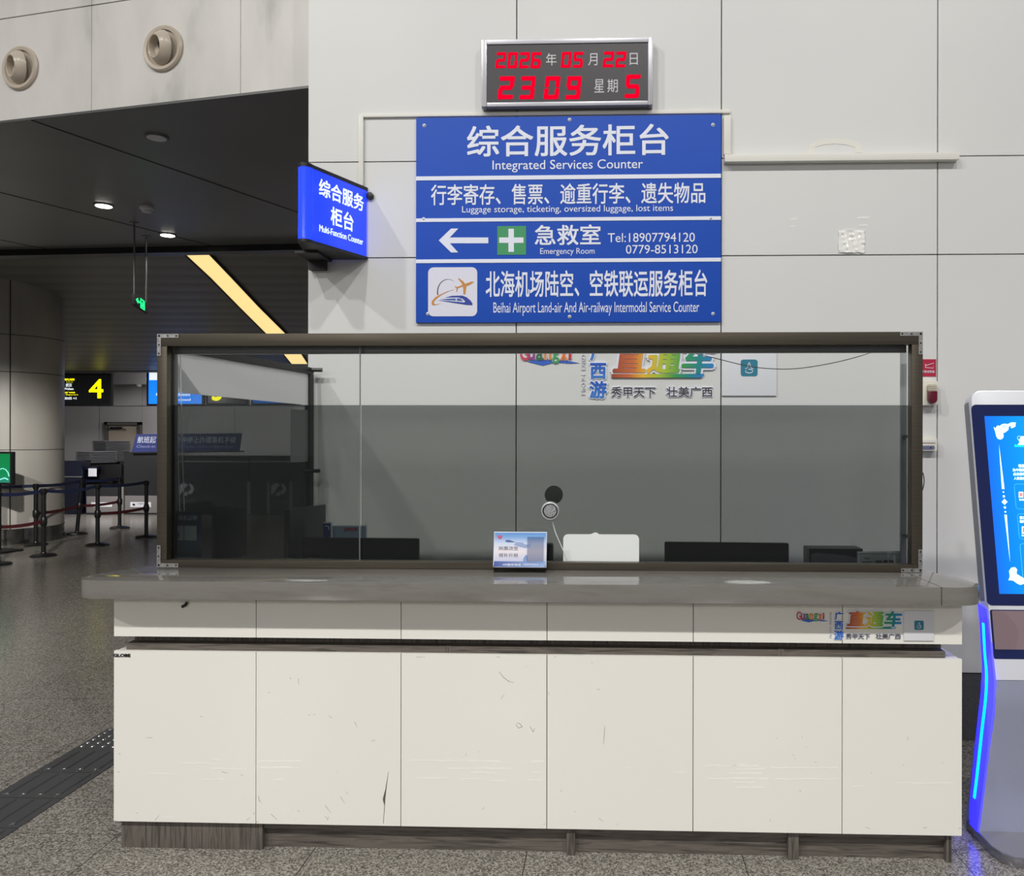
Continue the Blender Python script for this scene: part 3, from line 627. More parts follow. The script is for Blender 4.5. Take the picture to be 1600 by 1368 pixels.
# tag lettering at the top left panel corner, cable stub under the top
text(ct, CF, 'GLOBE', (177.5, 1020.8, 204, 1026), M_black, 'lettering', bold=.05, h=.0006)
b = B(); b.tube([CF.hit(294, 940)-Vector((0, .01, 0)), CF.hit(292, 944)-Vector((0, .012, 0)), CF.hit(286, 947)-Vector((0, .006, 0))], .006, 8); b.build('cable_stub', M_black, ct)

# worktop: one slab with rounded ends
ZT = 1.74-(913-684)/F*3.23; ZB = ZT-.073
T = flat(ZT)
fl_, fr_ = T.ab(168, 911.5), T.ab(1486, 918)
yfr = 3.23
xtl, xtr = X_(126, 3.30, 912), X_(1530, 3.31, 917)
out = [(xtl+.115, yfr), (xtr-.115, yfr)]
out += [(xtr-.115+.115*math.sin(t), yfr+.095-.095*math.cos(t)) for t in [math.radians(q) for q in range(15, 91, 15)]]
out += [(xtr-.012, 3.42), (xtr-.05, 3.54), (xtr-.10, 3.66), (xtr-.15, 3.80), (-.9, 3.80), (-.9, 3.66), (xtl+.13, 3.66), (xtl+.07, 3.54), (xtl+.02, 3.43)]
out += [(xtl+.115-.115*math.cos(t), yfr+.095-.095*math.sin(t)) for t in [math.radians(q) for q in range(0, 90, 15)]]
def top_mat():
    m = mat('grey_laminate', (128, 125, 121), .07); nt, bb = nodes(m)
    f = noise(nt, coord(nt, (1.2, 3, 9)), 2.4, 6, .6); r_ = ramp(nt, [(.3, (112, 109, 104)), (.46, (121, 118, 113)), (.56, (124, 121, 117)), (.68, (114, 110, 105))])
    nt.links.new(f, r_.inputs[0]); nt.links.new(r_.outputs[0], bb.inputs['Base Color']); return m
b = B(); b.hexa([(x, y, ZB) for x, y in out], [(x, y, ZT) for x, y in out])
wt = b.build('worktop', top_mat(), None, .002); tag(wt, 'long grey laminate worktop with rounded ends lying on the white counter', 'worktop')
b = B(); p, q = T.ab(1426, 898), T.ab(1478, 920)
yy = [3.80, 3.229]; xx = [p[0]+(p[0]-q[0])/(p[1]-q[1])*(y-p[1]) for y in yy]
b.hexa([(xx[1]-.0015, yy[1], ZB+.001), (xx[1]+.0015, yy[1], ZB+.001), (xx[0]+.0015, yy[0], ZB+.001), (xx[0]-.0015, yy[0], ZB+.001)],
       [(xx[1]-.0015, yy[1], ZT+.0003), (xx[1]+.0015, yy[1], ZT+.0003), (xx[0]+.0015, yy[0], ZT+.0003), (xx[0]-.0015, yy[0], ZT+.0003)])
b.build('joint_line', mat('seam_dark', (60, 58, 56), .6), wt)
b = B(); b.box(X_(398, 3.29, 945), X_(1350, 3.29, 945), 3.275, 3.31, ZB-.010, ZB-.0005); b.build('underside_strip', mat('strip_grey', (170, 168, 164), .4), wt)

# lettering and plaque on the counter front
promo(CF, lambda x, y: (1322.4+(x-957)*.541, 953.6+(y-536)*.52), 'colourful Guangxi promotional lettering on the right end of the counter front', None)
plaque(CF, (1411.6, 953.6, 1458.5, 1000), 'square white plaque with teal icon on the counter front', .006)

# ------------------------------------------------------------------ glass screen on the worktop
GY = 3.58; G = front(GY)
gx0, gx1 = X_(245, GY, 700), X_(1442, GY, 700); gz1 = Z_(519.5, GY); gz0 = ZT
gs = thing('glass_screen', ((gx0+gx1)/2, GY, gz0), 'wide brown metal framed glass screen standing on the counter worktop', 'glass screen')
fw, fdp = .052, .05
tr, br_ = .056, .034
def rail(x0, x1, z0, z1):
    b = B(); b.box(x0, x1, GY, GY+fdp, z0, z1); b.build('frame_rail', M_frame, gs, .004)
rail(gx0, gx1, gz1-tr, gz1); rail(gx0, gx1, gz0+.0005, gz0+br_); rail(gx0, gx0+fw-.006, gz0+br_, gz1-tr); rail(gx1-fw+.004, gx1, gz0+br_, gz1-tr)
b = B(); b.box(gx0+fw, gx1-fw, GY+.052, GY+.075, gz1-tr-.03, gz1-tr+.03); b.box(gx0+fw-.02, gx0+fw+.004, GY+.052, GY+.075, gz0+.03, gz1-tr)
b.build('glazing_bead', mat('bead_grey', (92, 92, 90), .3, .6), gs, .002)
gy = GY+.028; xs = X_(562.3, GY+.03, 700)
for x0, x1 in ((gx0+fw-.01, xs-.0012), (xs+.0012, gx1-fw+.01)):
    b = B(); b.box(x0, x1, gy, gy+.008, gz0+br_-.006, gz1-tr+.006); pn = b.build('pane', M_glass, gs)
    b = B(); b.box(x0, x1, GY+.0462, GY+.0466, gz0+br_-.004, Z_(632.5, GY+.03)); b.build('tint_film', M_film, pn)
b = B(); b.box(xs-.0016, xs+.0016, gy-.001, gy+.009, gz0+br_, gz1-tr); b.build('sealant_joint', mat('sealant', (120, 122, 120), .3), gs)
def corner(x, z, sx, sz, w_=.098, h_=.098):
    b = B(); G0 = front(GY); t = .0175
    pts = [(x, z), (x+sx*w_, z), (x+sx*w_, z+sz*t), (x+sx*t, z+sz*t), (x+sx*t, z+sz*h_), (x, z+sz*h_)]
    if sx*sz < 0: pts = pts[::-1]
    b.prism(G0, pts, .0003, .003)
    c = b.build('corner_plate', M_steel, gs)
    for k in (.1, .5, .9):
        for p in ((x+sx*w_*k, z+sz*t*.5), (x+sx*t*.5, z+sz*h_*k)):
            b = B(); b.cyl(G0.pt(*p, .003), G0.n, .0042, .0012, 10); b.build('screw', mat('screw_dark', (70, 68, 66), .4, .6), c)
corner(gx0+.002, gz1-.001, 1, -1); corner(gx1-.002, gz1-.001, -1, -1); corner(gx0+.002, gz0+.001, 1, 1); corner(gx1-.002, gz0+.001, -1, 1, .092, .1)
# ladder-like return on its right side
rx0, rx1, ry = X_(1407, 3.76, 700), X_(1415.5, 3.76, 700), 3.75
lad = mat('return_grey', (176, 178, 180), .35, .4)
b = B(); b.box(rx0, rx1, ry, ry+.02, ZT, gz1-.06); b.build('return_post', lad, gs, .002)
for pz in (681.5, 836):
    z = Z_(pz, 3.75, 1412); b = B(); b.box(rx1-.018, rx1, GY+.05, ry, z-.006, z+.006); b.box(rx1-.0, gx1-.012, GY+.052, GY+.064, z-.006, z+.006); b.build('return_bar', mat('return_bar', (92, 94, 100), .4, .5), gs)

# round intercom on the glass
IP = front(GY+.028); a, c = IP.ab(860, 797.5); R_ = .0425
it = thing('intercom_speaker', IP.pt(a, c-R_, 0), 'round silver intercom speaker fixed to the middle of the glass', 'intercom')
b = B(); b.lathe(IP.pt(a, c, .0005), IP.n, [(R_, 0), (R_, .012), (R_*.93, .018), (R_*.8, .019), (R_*.78, .012)], 40); b.lathe(IP.pt(a, c, .0126), IP.n, [(R_*.79, 0), (R_*.7, .001)], 32, 1); b.build('ring', [mat('ring_silver', (200, 202, 204), .25, .6), M_dark], it)
gr = noisy('speaker_grille', [(.42, (88, 90, 92)), (.55, (170, 172, 174))], 330, .5); b = B(); b.lathe(IP.pt(a, c, .0005), IP.n, [(R_*.66, 0), (R_*.66, .0145), (R_*.4, .0165), (.001, .0175)], 32); b.build('grille', gr, it)
b = B(); i2 = front(GY+.045); a2, c2 = i2.ab(865, 773); b.lathe(i2.pt(a2, c2, 0), i2.n, [(.041, -.022), (.041, -.01), (.036, -.008), (.001, -.007)], 32); b.build('speaker_shade_disc', mat('shade_disc_grey', (128, 130, 130), .6), it)  # solid grey disc modelled in place of the speaker's shadow behind the glass
IW = front(GY+.0368); b = B(); b.tube([IW.hit(x, y) for x, y in ((864, 815), (864, 818), (868, 832), (875, 848), (883, 866), (888, 880), (889, 890))], .0022, 6); b.build('wire', mat('wire_white', (226, 226, 224), .4), it)

# side screen: door between the counter and the wall
n0 = G.hit(264, 540); n0 = Vector((X_(264, 3.70, 540), 3.70, 0)); far_y = 4.70; n1 = Vector((X_(486, far_y, 577), far_y, 0))
du = (n1-n0).normalized(); SP = Pl(n0, du, Vector((du.y, -du.x, 0))); ln = (n1-n0).length
ztop = Z_(577, far_y, 488); zbd = 1.94; zlow = 0.0
ss = thing('side_screen', (n0.x, n0.y, 0), 'dark framed side door screen running from counter to wall corner', 'partition')
def sbar(a0, a1, z0, z1, nm='frame_rail', m=None, h0=-.02, h1=.02, bev=.003):
    b = B(); b.prism(SP, [(a0, z0), (a1, z0), (a1, z1), (a0, z1)], h0, h1); return b.build(nm, m or mat('side_frame_dark', (58, 58, 56), .35, .6), ss, bev)
def spoly(pts, nm='frame_rail', m=None, h0=-.02, h1=.02, bev=.003):
    b = B(); b.prism(SP, pts, h0, h1); return b.build(nm, m or mat('side_frame_dark', (58, 58, 56), .35, .6), ss, bev)
zn, zt0, bn, bf = 2.182, 2.148, 1.952, 1.929
spoly([(-.02, zn-.036), (ln, zt0-.036), (ln, zt0), (-.02, zn)]); sbar(ln-.035, ln, 0, zt0-.037); sbar(-.02, .012, 0, zn-.038); sbar(.012, ln-.035, .0, .08)
spoly([(.012, bn), (ln-.035, bf), (ln-.035, zt0-.037), (.012, zn-.038)], 'upper_board', mat('board_white', (226, 226, 224), .4), -.006, .006, 0)
spoly([(.012, .08), (ln-.035, .08), (ln-.035, bf-.002), (.012, bn-.002)], 'pane', M_side, -.004, .004, 0)
sbar(ln-.19, ln-.036, 1.60, 1.90, 'notice_sheet', mat('grey_sheet', (150, 152, 150), .6), .005, .006, 0)
b = B(); a_, c_ = SP.ab(495, 735); z = Z_(735, far_y, 495)
b.tube([n1+Vector((-.03, -.03, z)), n1+Vector((.05, -.035, z)), n1+Vector((.055, -.02, z))], .011, 10); b.build('door_handle', M_dark, ss)
b = B(); z = zt0-.012; b.tube([n1+Vector((-.03, -.02, z)), n1+Vector((.07, -.01, z))], .012, 10); b.tube([n1+Vector((-.02, -.01, z-.016)), n1+Vector((-.02, -.01, z+.016))], .02, 12); b.build('wall_stay', mat('side_frame_dark', (58, 58, 56), .35, .6), ss)

# bead chains of a blind, hanging cables
def cable(pts, r, m, nm, label, cat, smooth=True):
    P_ = [Vector(p) for p in pts]; o_ = []
    for i in range(len(P_)-1):
        p0, p1, p2, p3 = P_[max(i-1, 0)], P_[i], P_[i+1], P_[min(i+2, len(P_)-1)]
        for k in range(6):
            t = k/6; o_.append(.5*((2*p1)+(p2-p0)*t+(2*p0-5*p1+4*p2-p3)*t*t+(3*p1-p0-3*p2+p3)*t**3))
    o_.append(P_[-1]); b = B(); b.tube(o_, r, 6); return tag(b.build(nm, m, None), label, cat)
BC = front(GY+.09)
M_bead = mat('bead_white', (232, 232, 228), .4)
b = B(); pts = [BC.hit(274.5, 541), BC.hit(276.5, 640), BC.hit(278.5, 720), BC.hit(281, 797), BC.hit(284.5, 801), BC.hit(288, 797), BC.hit(285.5, 720), BC.hit(283.5, 640), BC.hit(281.5, 541)]
b.tube(pts, .0016, 6)
for p, q in zip(pts, pts[1:]):
    n_ = max(1, int((q-p).length/.011))
    for k in range(n_): b.lathe(p.lerp(q, k/n_)-Vector((0, 0, .003)), (0, 0, 1), [(.0005, 0), (.0026, .002), (.0026, .004), (.0005, .006)], 6)
b.build('bead_chain', M_bead, None); tag(bpy.data.objects['bead_chain'], 'white bead chain loop hanging inside the left end of the glass', 'chain')
CW = front(GY+.14)
cable([CW.hit(*p) for p in ((1046, 541), (1075, 549), (1120, 560), (1165, 571), (1200, 575.5), (1240, 576), (1285, 570), (1330, 560), (1372, 547), (1391, 540))], .0022, mat('cable_grey', (128, 126, 122), .5), 'hanging_cable', 'thin grey cable sagging behind the top of the glass', 'cable')
cable([CW.hit(1426, 700)+Vector((0, -.03, 0)), CW.hit(1420, 735)+Vector((0, -.05, 0)), CW.hit(1418.5, 757), CW.hit(1422, 770), CW.hit(1431, 776), CW.hit(1440, 768), CW.hit(1444, 752), CW.hit(1442, 738)], .0024, mat('cable_dark', (70, 72, 78), .5), 'looped_cable', 'thin dark cable looping around the right post of the glass', 'cable')

# notice poster inside the lower left corner of the glass
NP = front(GY+.0785); a0, a1, b0, b1 = NP.box(256, 799, 315, 882)
r = thing('notice_poster', NP.pt((a0+a1)/2, b0, 0), 'dark navy notice with two pale squares behind the lower left glass', 'poster')
b = B(); b.prism(NP, rrect(a0, a1, ZT+.036, b1), 0, .001); b.build('sheet', gradient('poster_print', [(0, (30, 38, 44)), (.3, (62, 84, 104)), (.5, (44, 62, 86)), (1, (26, 38, 66))], 2, .4), r)
text(r, NP, '临时乘机证明', (264.5, 804.6, 308, 812.5), mat('poster_letter', (150, 158, 168), .5), bold=.02, h=.0015)
for x0, x1 in ((267, 287), (288.5, 307.5)): b = B(); b.pbox(NP, x0, 821, x1, 844, .0012, .0025); b.build('pale_square', mat('poster_square', (150, 158, 164), .5), r)
b = B(); b.ppoly(NP, [(273, 835), (275, 830), (279, 830), (281, 835), (280, 840), (274, 840)][::-1], .0026, .003); b.build('figure_print', mat('poster_print_dark', (70, 76, 84), .5), r)

# acrylic leaflet stand on the worktop
AY0, AY1 = 3.50, 3.535; an = Vector((0, -1, -.22)).normalized()
zb_ = ZT+.0235; AP = Pl((0, AY0, zb_), (1, 0, 0), Vector((0, -1, .24)))
a0, a1 = AP.ab(771, 865)[0], AP.ab(854, 865)[0]; h_ = AP.ab(812, 830.5)[1]
r = thing('leaflet_stand', ((a0+a1)/2, AY0, ZT), 'small blue and white airport leaflet stand standing on the worktop', 'sign')
b = B(); b.prism(AP, rrect(a0, a1, 0, h_), -.003, 0); b.build('acrylic_panel', mat('acrylic_edge', (226, 232, 242), .15), r, .001)
sky = gradient('sky_print', [(0, (196, 200, 226)), (.35, (232, 226, 232)), (.62, (206, 216, 238)), (.85, (120, 166, 220)), (1, (88, 146, 212))], 2, .3)
b = B(); b.prism(AP, rrect(a0+.003, a1-.003, .026, h_-.004), .0002, .001); b.build('print', sky, r)
b = B(); b.prism(AP, rrect(a0+.003, a1-.003, .002, .026), .0002, .001); b.build('print_band', gradient('band_print', [(0, (62, 82, 160)), (1, (150, 180, 226))], 0, .3), r)
def apx(x, y): return AP.ab(765+x*95/1600, 825+y*75/1263)
def apoly(pts, m, nm, h=.0012): b = B(); b.prism(AP, [apx(*p) for p in pts][::-1], .001, h+.0004); return b.build(nm, m, r)
apoly([(405, 330), (450, 305), (520, 305), (690, 372), (600, 370), (450, 368)], mat('print_navy', (84, 104, 160), .4), 'wing_print')
apoly([(690, 372), (860, 370), (920, 420), (1010, 430), (1100, 370), (1060, 500), (930, 520), (800, 490), (640, 440)], mat('print_grey_blue', (150, 168, 206), .4), 'aircraft_print')
apoly([(200, 185), (330, 190), (340, 240), (300, 285), (230, 280)], mat('print_red', (190, 90, 130), .4), 'emblem_print')
apoly([(885, 800), (950, 700), (1000, 720), (1000, 870), (885, 870)], mat('print_blue', (130, 156, 204), .4), 'tower_print')
M_pt = mat('print_ink', (92, 80, 92), .5)
for s_, y0, y1 in (('购票改签', 478, 580), ('候补升舱', 655, 762)):
    p, q = apx(240, y1), apx(755, y0); text(r, AP, s_, None, M_pt, ab=(p[0], q[0], p[1], q[1]), h=.0014, depth=.0003)
p, q = apx(335, 985), apx(825, 930); text(r, AP, 'VIP服务电话', None, M_let, ab=(p[0], q[0], p[1], q[1]), h=.0014, depth=.0003, bold=.02)
p, q = apx(885, 980), apx(1280, 930); text(r, AP, '19907793311', None, M_let, ab=(p[0], q[0], p[1], q[1]), h=.0014, depth=.0003)
p, q = apx(985, 870), apx(1435, 235)
b = B(); b.prism(AP, rrect(p[0], q[0], p[1], q[1]), .0015, .014); b.build('leaflet_pocket', glass('pocket_clear', (.82, .83, .86), .08), r)
b = B(); b.box(a0+.002, a0+.006, AY0-.005, AY1+.04, ZT+.0005, zb_+.01); b.box(a1-.006, a1-.002, AY0-.005, AY1+.04, ZT+.0005, zb_+.01)
b.box(a0+.006, a1-.006, AY0+.004, AY1+.04, ZT+.0005, ZT+.004); b.build('foot', glass('foot_clear', (.7, .68, .66), .08), r)

# ------------------------------------------------------------------ things behind the glass
dk = thing('staff_desk', (0, 4.0, 0), 'inner staff desk behind the white counter carrying the monitors', 'desk')
b = B(); b.box(gx0+.32, gx1-.1, 3.87, 4.3, .72, .75); b.build('desk_top', mat('desk_grey', (150, 148, 145), .4), dk)
for x in (gx0+.34, 0, gx1-.16): b = B(); b.box(x, x+.03, 3.87, 4.1, 0, .72); b.build('support_panel', mat('desk_grey', (150, 148, 145), .4), dk)
def monitor(loc, w_, h_, ztop_, rz, label):
    r = thing('monitor', loc, label, 'monitor', 'monitors behind the glass'); r.rotation_euler.z = 0
    o = Vector(loc); u = Vector((math.cos(rz), math.sin(rz), 0)); P_ = Pl((o.x, o.y, 0), u, u.cross(Vector((0, 0, 1))))
    b = B(); b.prism(P_, rrect(-w_/2, w_/2, ztop_-h_, ztop_, .008), -.02, 0); b.build('casing', mat('monitor_back', (20, 21, 24), .45), r, .003)
    b = B(); b.prism(P_, rrect(-w_/2+.01, w_/2-.01, ztop_-h_+.02, ztop_-.01), -.0215, -.0203); b.build('screen', mat('monitor_screen', (8, 9, 11), .15), r)
    b = B(); b.prism(P_, rrect(-.03, .03, loc[2]+.01, ztop_-h_*.4), 0, .02); b.build('stand_neck', M_dark, r)
    b = B(); b.prism(P_, rrect(-.11, .11, loc[2]+.0005, loc[2]+.011), -.08, .1); b.build('stand_foot', M_dark, r, .003)
xm0, xm1 = X_(469, 3.95, 860), X_(653.5, 3.95, 860)
monitor(((xm0+xm1)/2, 3.97, .75), xm1-xm0, .34, Z_(841, 3.95, 560), -.03, 'black monitor seen from behind at the left of the glass seam')
xm0, xm1 = X_(1039, 3.95, 860), X_(1233.5, 3.95, 860)
monitor(((xm0+xm1)/2, 3.97, .75), xm1-xm0, .34, Z_(848, 3.95, 1130), -.035, 'black monitor seen from behind at the right of the white chair')
# tall monitor turned sideways
MY0, MY1 = 3.90, 4.22
p0, p1 = Vector((X_(450, MY0, 795), MY0, 0)), Vector((X_(509, MY1, 787), MY1, 0)); uu = (p1-p0)
r = thing('monitor', ((p0.x+p1.x)/2, (p0.y+p1.y)/2, .75), 'tall dark monitor turned sideways left of the low black monitor', 'monitor', 'monitors behind the glass')
MP = Pl(p0, uu, Vector((uu.y, -uu.x, 0))); wm = uu.length; zt_ = Z_(796, MY0, 450)
b = B(); b.prism(MP, rrect(0, wm, zt_-.34, zt_), -.022, 0); b.build('casing', mat('monitor_side', (58, 60, 60), .3), r, .003)
b = B(); b.prism(MP, rrect(-.0, .012, zt_-.34, zt_+.0), .0005, .004); b.build('bezel', M_dark, r)
b = B(); b.prism(MP, rrect(wm/2-.03, wm/2+.03, .762, zt_-.2), -.045, -.022); b.build('stand_neck', M_dark, r)
b = B(); b.prism(MP, rrect(wm/2-.11, wm/2+.11, .7505, .761), -.11, .04); b.build('stand_foot', M_dark, r, .003)
# another sideways monitor farther left
NY0, NY1 = 3.90, 4.10
p0, p1 = Vector((X_(336, NY0, 797), NY0, 0)), Vector((X_(386, NY1, 786), NY1, 0)); uu = p1-p0
r = thing('monitor', ((p0.x+p1.x)/2, (p0.y+p1.y)/2, .75), 'black slanted monitor right of the navy notice, farthest left behind the glass', 'monitor', 'monitors behind the glass')
MP = Pl(p0, uu, Vector((uu.y, -uu.x, 0))); wm = uu.length; zt_ = Z_(797, NY0, 322)
b = B(); b.prism(MP, rrect(0, wm, zt_-.25, zt_), -.022, 0); b.build('casing', mat('monitor_back', (20, 21, 24), .45), r, .003)
b = B(); b.prism(MP, rrect(wm/2-.03, wm/2+.03, .762, zt_-.2), -.045, -.022); b.build('stand_neck', M_dark, r)
b = B(); b.prism(MP, rrect(wm/2-.06, wm/2+.06, .7505, .761), -.05, .08); b.build('stand_foot', M_dark, r, .003)
# white plate tucked behind the glass
KP = front(GY+.038); a0, a1, b0, b1 = KP.box(880, 834.5, 998.5, 893)
r = thing('plastic_plate', ((a0+a1)/2, GY+.04, ZT+br_), 'white plastic plate with rounded corners standing behind the glass right of the intercom', 'plate'); xc = (a0*.56+a1*.44)
b = B(); b.prism(KP, [(a0, ZT+br_+.0005), (a1, ZT+br_+.0005)]+[q for q in rrect(a0, a1, b0, b1, .022) if q[1] > (b0+b1)/2], -.004, 0); b.build('panel', mat('plate_white', (240, 240, 240), .4), r)
b = B(); b.prism(KP, [(xc-.028, b1), (xc+.012, b1), (xc+.004, b1+.006), (xc-.006, b1+.0085), (xc-.018, b1+.004)], -.004, -.001); b.build('clip', M_ch if 'M_ch' in globals() else mat('plate_white', (240, 240, 240), .4), r)
# dark object beside the leaflet stand
DY = 4.0; a0, a1, b0, b1 = front(DY).box(835, 849.5, 864, 900)
b = B(); b.prism(front(DY), rrect(a0, a1, .75, b1, .012), -.06, 0); q = b.build('desk_telephone', M_dark, None, .006); tag(q, 'black desk device peeking out behind the leaflet stand', 'telephone')
# blue cards behind the left monitor
for px, mt, lb, Y in (((519, 820.5, 573, 850), gradient('card_print', [(0, (140, 156, 176)), (1, (150, 172, 200))], 2, .4), 'pale blue acrylic notice behind the left low monitor', 4.115), ((505, 815.5, 518.5, 850), None, 'small navy card beside the pale blue acrylic notice', 4.10)):
    P_ = front(Y); a0, a1, b0, b1 = P_.box(*px)
    r = thing('desk_notice', ((a0+a1)/2, Y, .75), lb, 'sign'); b = B(); b.prism(P_, rrect(a0, a1, .7505, b1), -.003, 0); b.build('panel', mat('acrylic_edge', (226, 232, 242), .15), r)
    b = B(); b.prism(P_, rrect(a0+(.004 if mt else .0), a1-.006, .78, b1-.005), .0003, .0012); b.build('print', mt or mat('card_navy', (44, 60, 130), .4), r)
    if mt: text(r, P_, '证明办理', (537, 823.5, 559, 829.5), mat('card_red', (190, 70, 60), .5), bold=.03, shear=.15, h=.0015)
    if not mt: b = B(); b.tube([P_.hit(x, y)-Vector((0, .002, 0)) for x, y in ((508, 822), (511, 821), (514, 823), (514, 827))], .002, 6); b.build('curl_print', M_let, r)
# printer-like box and payment sign
BY = 3.92
a0, a1, b0, b1 = front(BY).box(1264.5, 857, 1348.5, 885); zz_ = .75
r = thing('desk_box', ((a0+a1)/2, BY+.06, .75), 'dark box with a scuffed grey front behind the right end of the glass', 'box')
b = B(); b.prism(front(BY), rrect(a0, a1, .7505, b1), -.12, 0); b.build('casing', M_dark, r, .003)
b = B(); b.ppoly(front(BY), [(1267, 866), (1275, 863), (1300, 865), (1325, 868), (1341, 872), (1341, 884), (1267, 884)][::-1], .0003, .0015); b.build('grey_label', mat('label_grey', (104, 106, 112), .4), r)
PYY = 3.78
PP = front(PYY); a0, a1, b0, b1 = PP.box(1340.5, 861.5, 1413, 886)
r = thing('payment_sign', ((a0+a1)/2, PYY, ZT), 'grey card payment sign with wireless wave symbol at the right end of glass', 'sign')
b = B(); b.prism(PP, [(a0, ZT+.0005), (a1, ZT+.0005), (a1, b1+.003), (a0, b1-.002)], -.015, 0); b.build('panel', mat('pay_panel', (190, 194, 200), .4), r, .001)
b = B(); i_ = .005
for q4 in ((a0, a1, b1-.008, b1-.003), (a0, a0+i_, ZT+.001, b1-.008), (a1-i_, a1, ZT+.001, b1-.008)): b.prism(PP, rrect(*q4), .0002, .003)
b.build('border', mat('pay_border', (225, 228, 234), .4), r)
M_pd = mat('pay_ink', (28, 32, 40), .5)
text(r, PP, 'VISA', (1367, 875, 1378.5, 879), M_pd, bold=.05, shear=.2); text(r, PP, 'We', (1350.5, 870, 1358.5, 873.8), M_pd); text(r, PP, 'accept', (1347.5, 876, 1362, 879), M_pd)
b = B(); b.pbox(PP, 1380.5, 874.5, 1387, 878.7, .0005, .001, r=.002); b.pbox(PP, 1389, 874.8, 1396, 878.5, .0005, .001, r=.002); b.build('card_mark', M_pd, r)
b = B()
for k in range(4): b.tube([PP.hit(1398.5+k*1.6+(1.6+k*.35)*math.cos(t), 876.6+(1.5+k*.9)*math.sin(t))-Vector((0, .001, 0)) for t in [math.radians(q) for q in range(-50, 51, 20)]], .0007, 5)
b.build('wave_symbol', M_pd, r)
# ------------------------------------------------------------------ self-service kiosk
KX = 1.611; KW = .56
prof = [(3.633, 1.953), (3.525, 1.417), (3.466, 1.039), (3.437, .881), (3.404, .735), (3.414, .617), (3.46, .441), (3.526, .157), (3.557, .036)]
kp = lambda y, z, h=0: None
ks = thing('self_service_kiosk', (KX+KW/2, 3.55, 0), 'tall white self-service kiosk with blue touchscreen and glowing blue side strip', 'kiosk')
M_kw = mat('kiosk_white', (224, 226, 232), .32, .15)
HP = Pl((KX, 3.466, 1.039), (1, 0, 0), Vector((0, -.914, .167)))            # leaning face of the head
hl = math.hypot(.914, .167)
b = B(); b.prism(HP, [q for q in rrect(0, KW, -.305, hl, .045) if q[1] > .3]+[(0, -.305), (KW, -.305)], -.07, 0); b.build('head', M_kw, ks, .006)
b = B(); b.prism(HP, rrect(-.003, KW+.003, -.01, hl-.02, .04), -.072, -.028); b.build('head_shell', mat('kiosk_grey_side', (126, 130, 140), .4, .2), ks, .004)
bz = [HP.ab(*p) for p in ((1520.5, 632), (1538.5, 945.5))]
m_ = bz[0][0]*.5+bz[1][0]*.5
b = B(); b.prism(HP, rrect(m_, KW-m_, bz[1][1], bz[0][1], .022), -.0005, .0015); b.build('bezel', mat('bezel_navy', (24, 34, 82), .12), ks)
sx = .5*(HP.ab(1537, 650)[0]+HP.ab(1562, 927)[0]); s0, s1 = HP.ab(1580, 927.5)[1], HP.ab(1580, 650)[1]
def scr():
    m = mat('kiosk_screen', (0, 120, 255), .2); nt, bb = nodes(m)
    tc = nt.nodes.new('ShaderNodeTexCoord'); sp = nt.nodes.new('ShaderNodeSeparateXYZ'); nt.links.new(tc.outputs['Generated'], sp.inputs[0])
    r_ = ramp(nt, [(0, (20, 118, 255)), (.12, (0, 140, 255)), (.3, (0, 158, 255)), (.6, (0, 178, 255)), (1, (0, 150, 255))]); nt.links.new(sp.outputs[0], r_.inputs[0])
    nt.links.new(r_.outputs[0], bb.inputs['Emission Color']); bb.inputs['Emission Strength'].default_value = 1.05; bb.inputs['Base Color'].default_value = (0, 0, 0, 1); return m
b = B(); b.prism(HP, rrect(sx, KW-sx, s0, s1), .0016, .002); b.build('screen', scr(), ks); scn = ks.children[-1]
M_ui = mat('screen_white', (220, 250, 255), .4, emit=.95, ecol=(205, 248, 255))
scn = [o for o in ks.children if o.name.startswith('screen')][0]
def hpoly(pix, h=.0028): b = B(); b.ppoly(HP, pix, .002, h); return b
def hz(x, y): return HP.hit(x, y)+HP.n*.0026
Z1 = lambda x, y: (1540+x*60/821, 640+y*100/1368)
b = B()
b.ppoly(HP, [Z1(*p) for p in ((165, 370), (205, 395), (235, 350), (265, 335), (290, 352), (330, 318), (395, 298), (470, 305), (540, 272), (640, 272), (630, 360), (560, 395), (530, 385), (535, 350), (520, 335), (490, 370), (480, 430), (420, 480), (370, 500), (380, 560), (360, 615), (305, 640), (250, 615), (220, 560), (200, 470))][::-1], .002, .0028)
b.build('ornament', M_ui, scn)
M_ub = mat('screen_line_blue', (0, 110, 220), .4, emit=.8, ecol=(40, 130, 215))
b = B()
for cx, cy, rr in ((305, 575, 40), (395, 350, 38), (570, 335, 25)): b.tube([hz(*Z1(cx+rr*(1-t*.11)*math.cos(t), cy+rr*(1-t*.11)*math.sin(t)))+HP.n*.0006 for t in [q*.5 for q in range(14)]], .0006, 5)
for k in range(3): b.tube([hz(*Z1(230+k*10+q*26, 470-k*28+q*(-12)+18*math.sin(q*.7)))+HP.n*.0006 for q in range(9)], .0005, 5)
b.build('ornament_line', M_ub, scn)
Z2 = lambda x, y: (1500+x*100/684, 760+y*200/1368)
b = B(); b.ppoly(HP, [Z2(*p) for p in ((515, 1000), (530, 960), (522, 900), (545, 865), (585, 860), (608, 885), (600, 930), (640, 955), (690, 985), (760, 1010), (760, 1050), (690, 1035), (640, 1050), (600, 1030), (575, 1010), (550, 1000))][::-1], .002, .0028); b.build('ornament', M_ui, scn)
b = B(); b.tube([hz(*Z2(570+26*(1-t*.1)*math.cos(t), 900+26*(1-t*.1)*math.sin(t)))+HP.n*.0006 for t in [q*.5 for q in range(14)]], .0006, 5); b.build('ornament_line', M_ub, scn)
Z3 = lambda x, y: (1500+x*100/760, 600+y*180/1368)
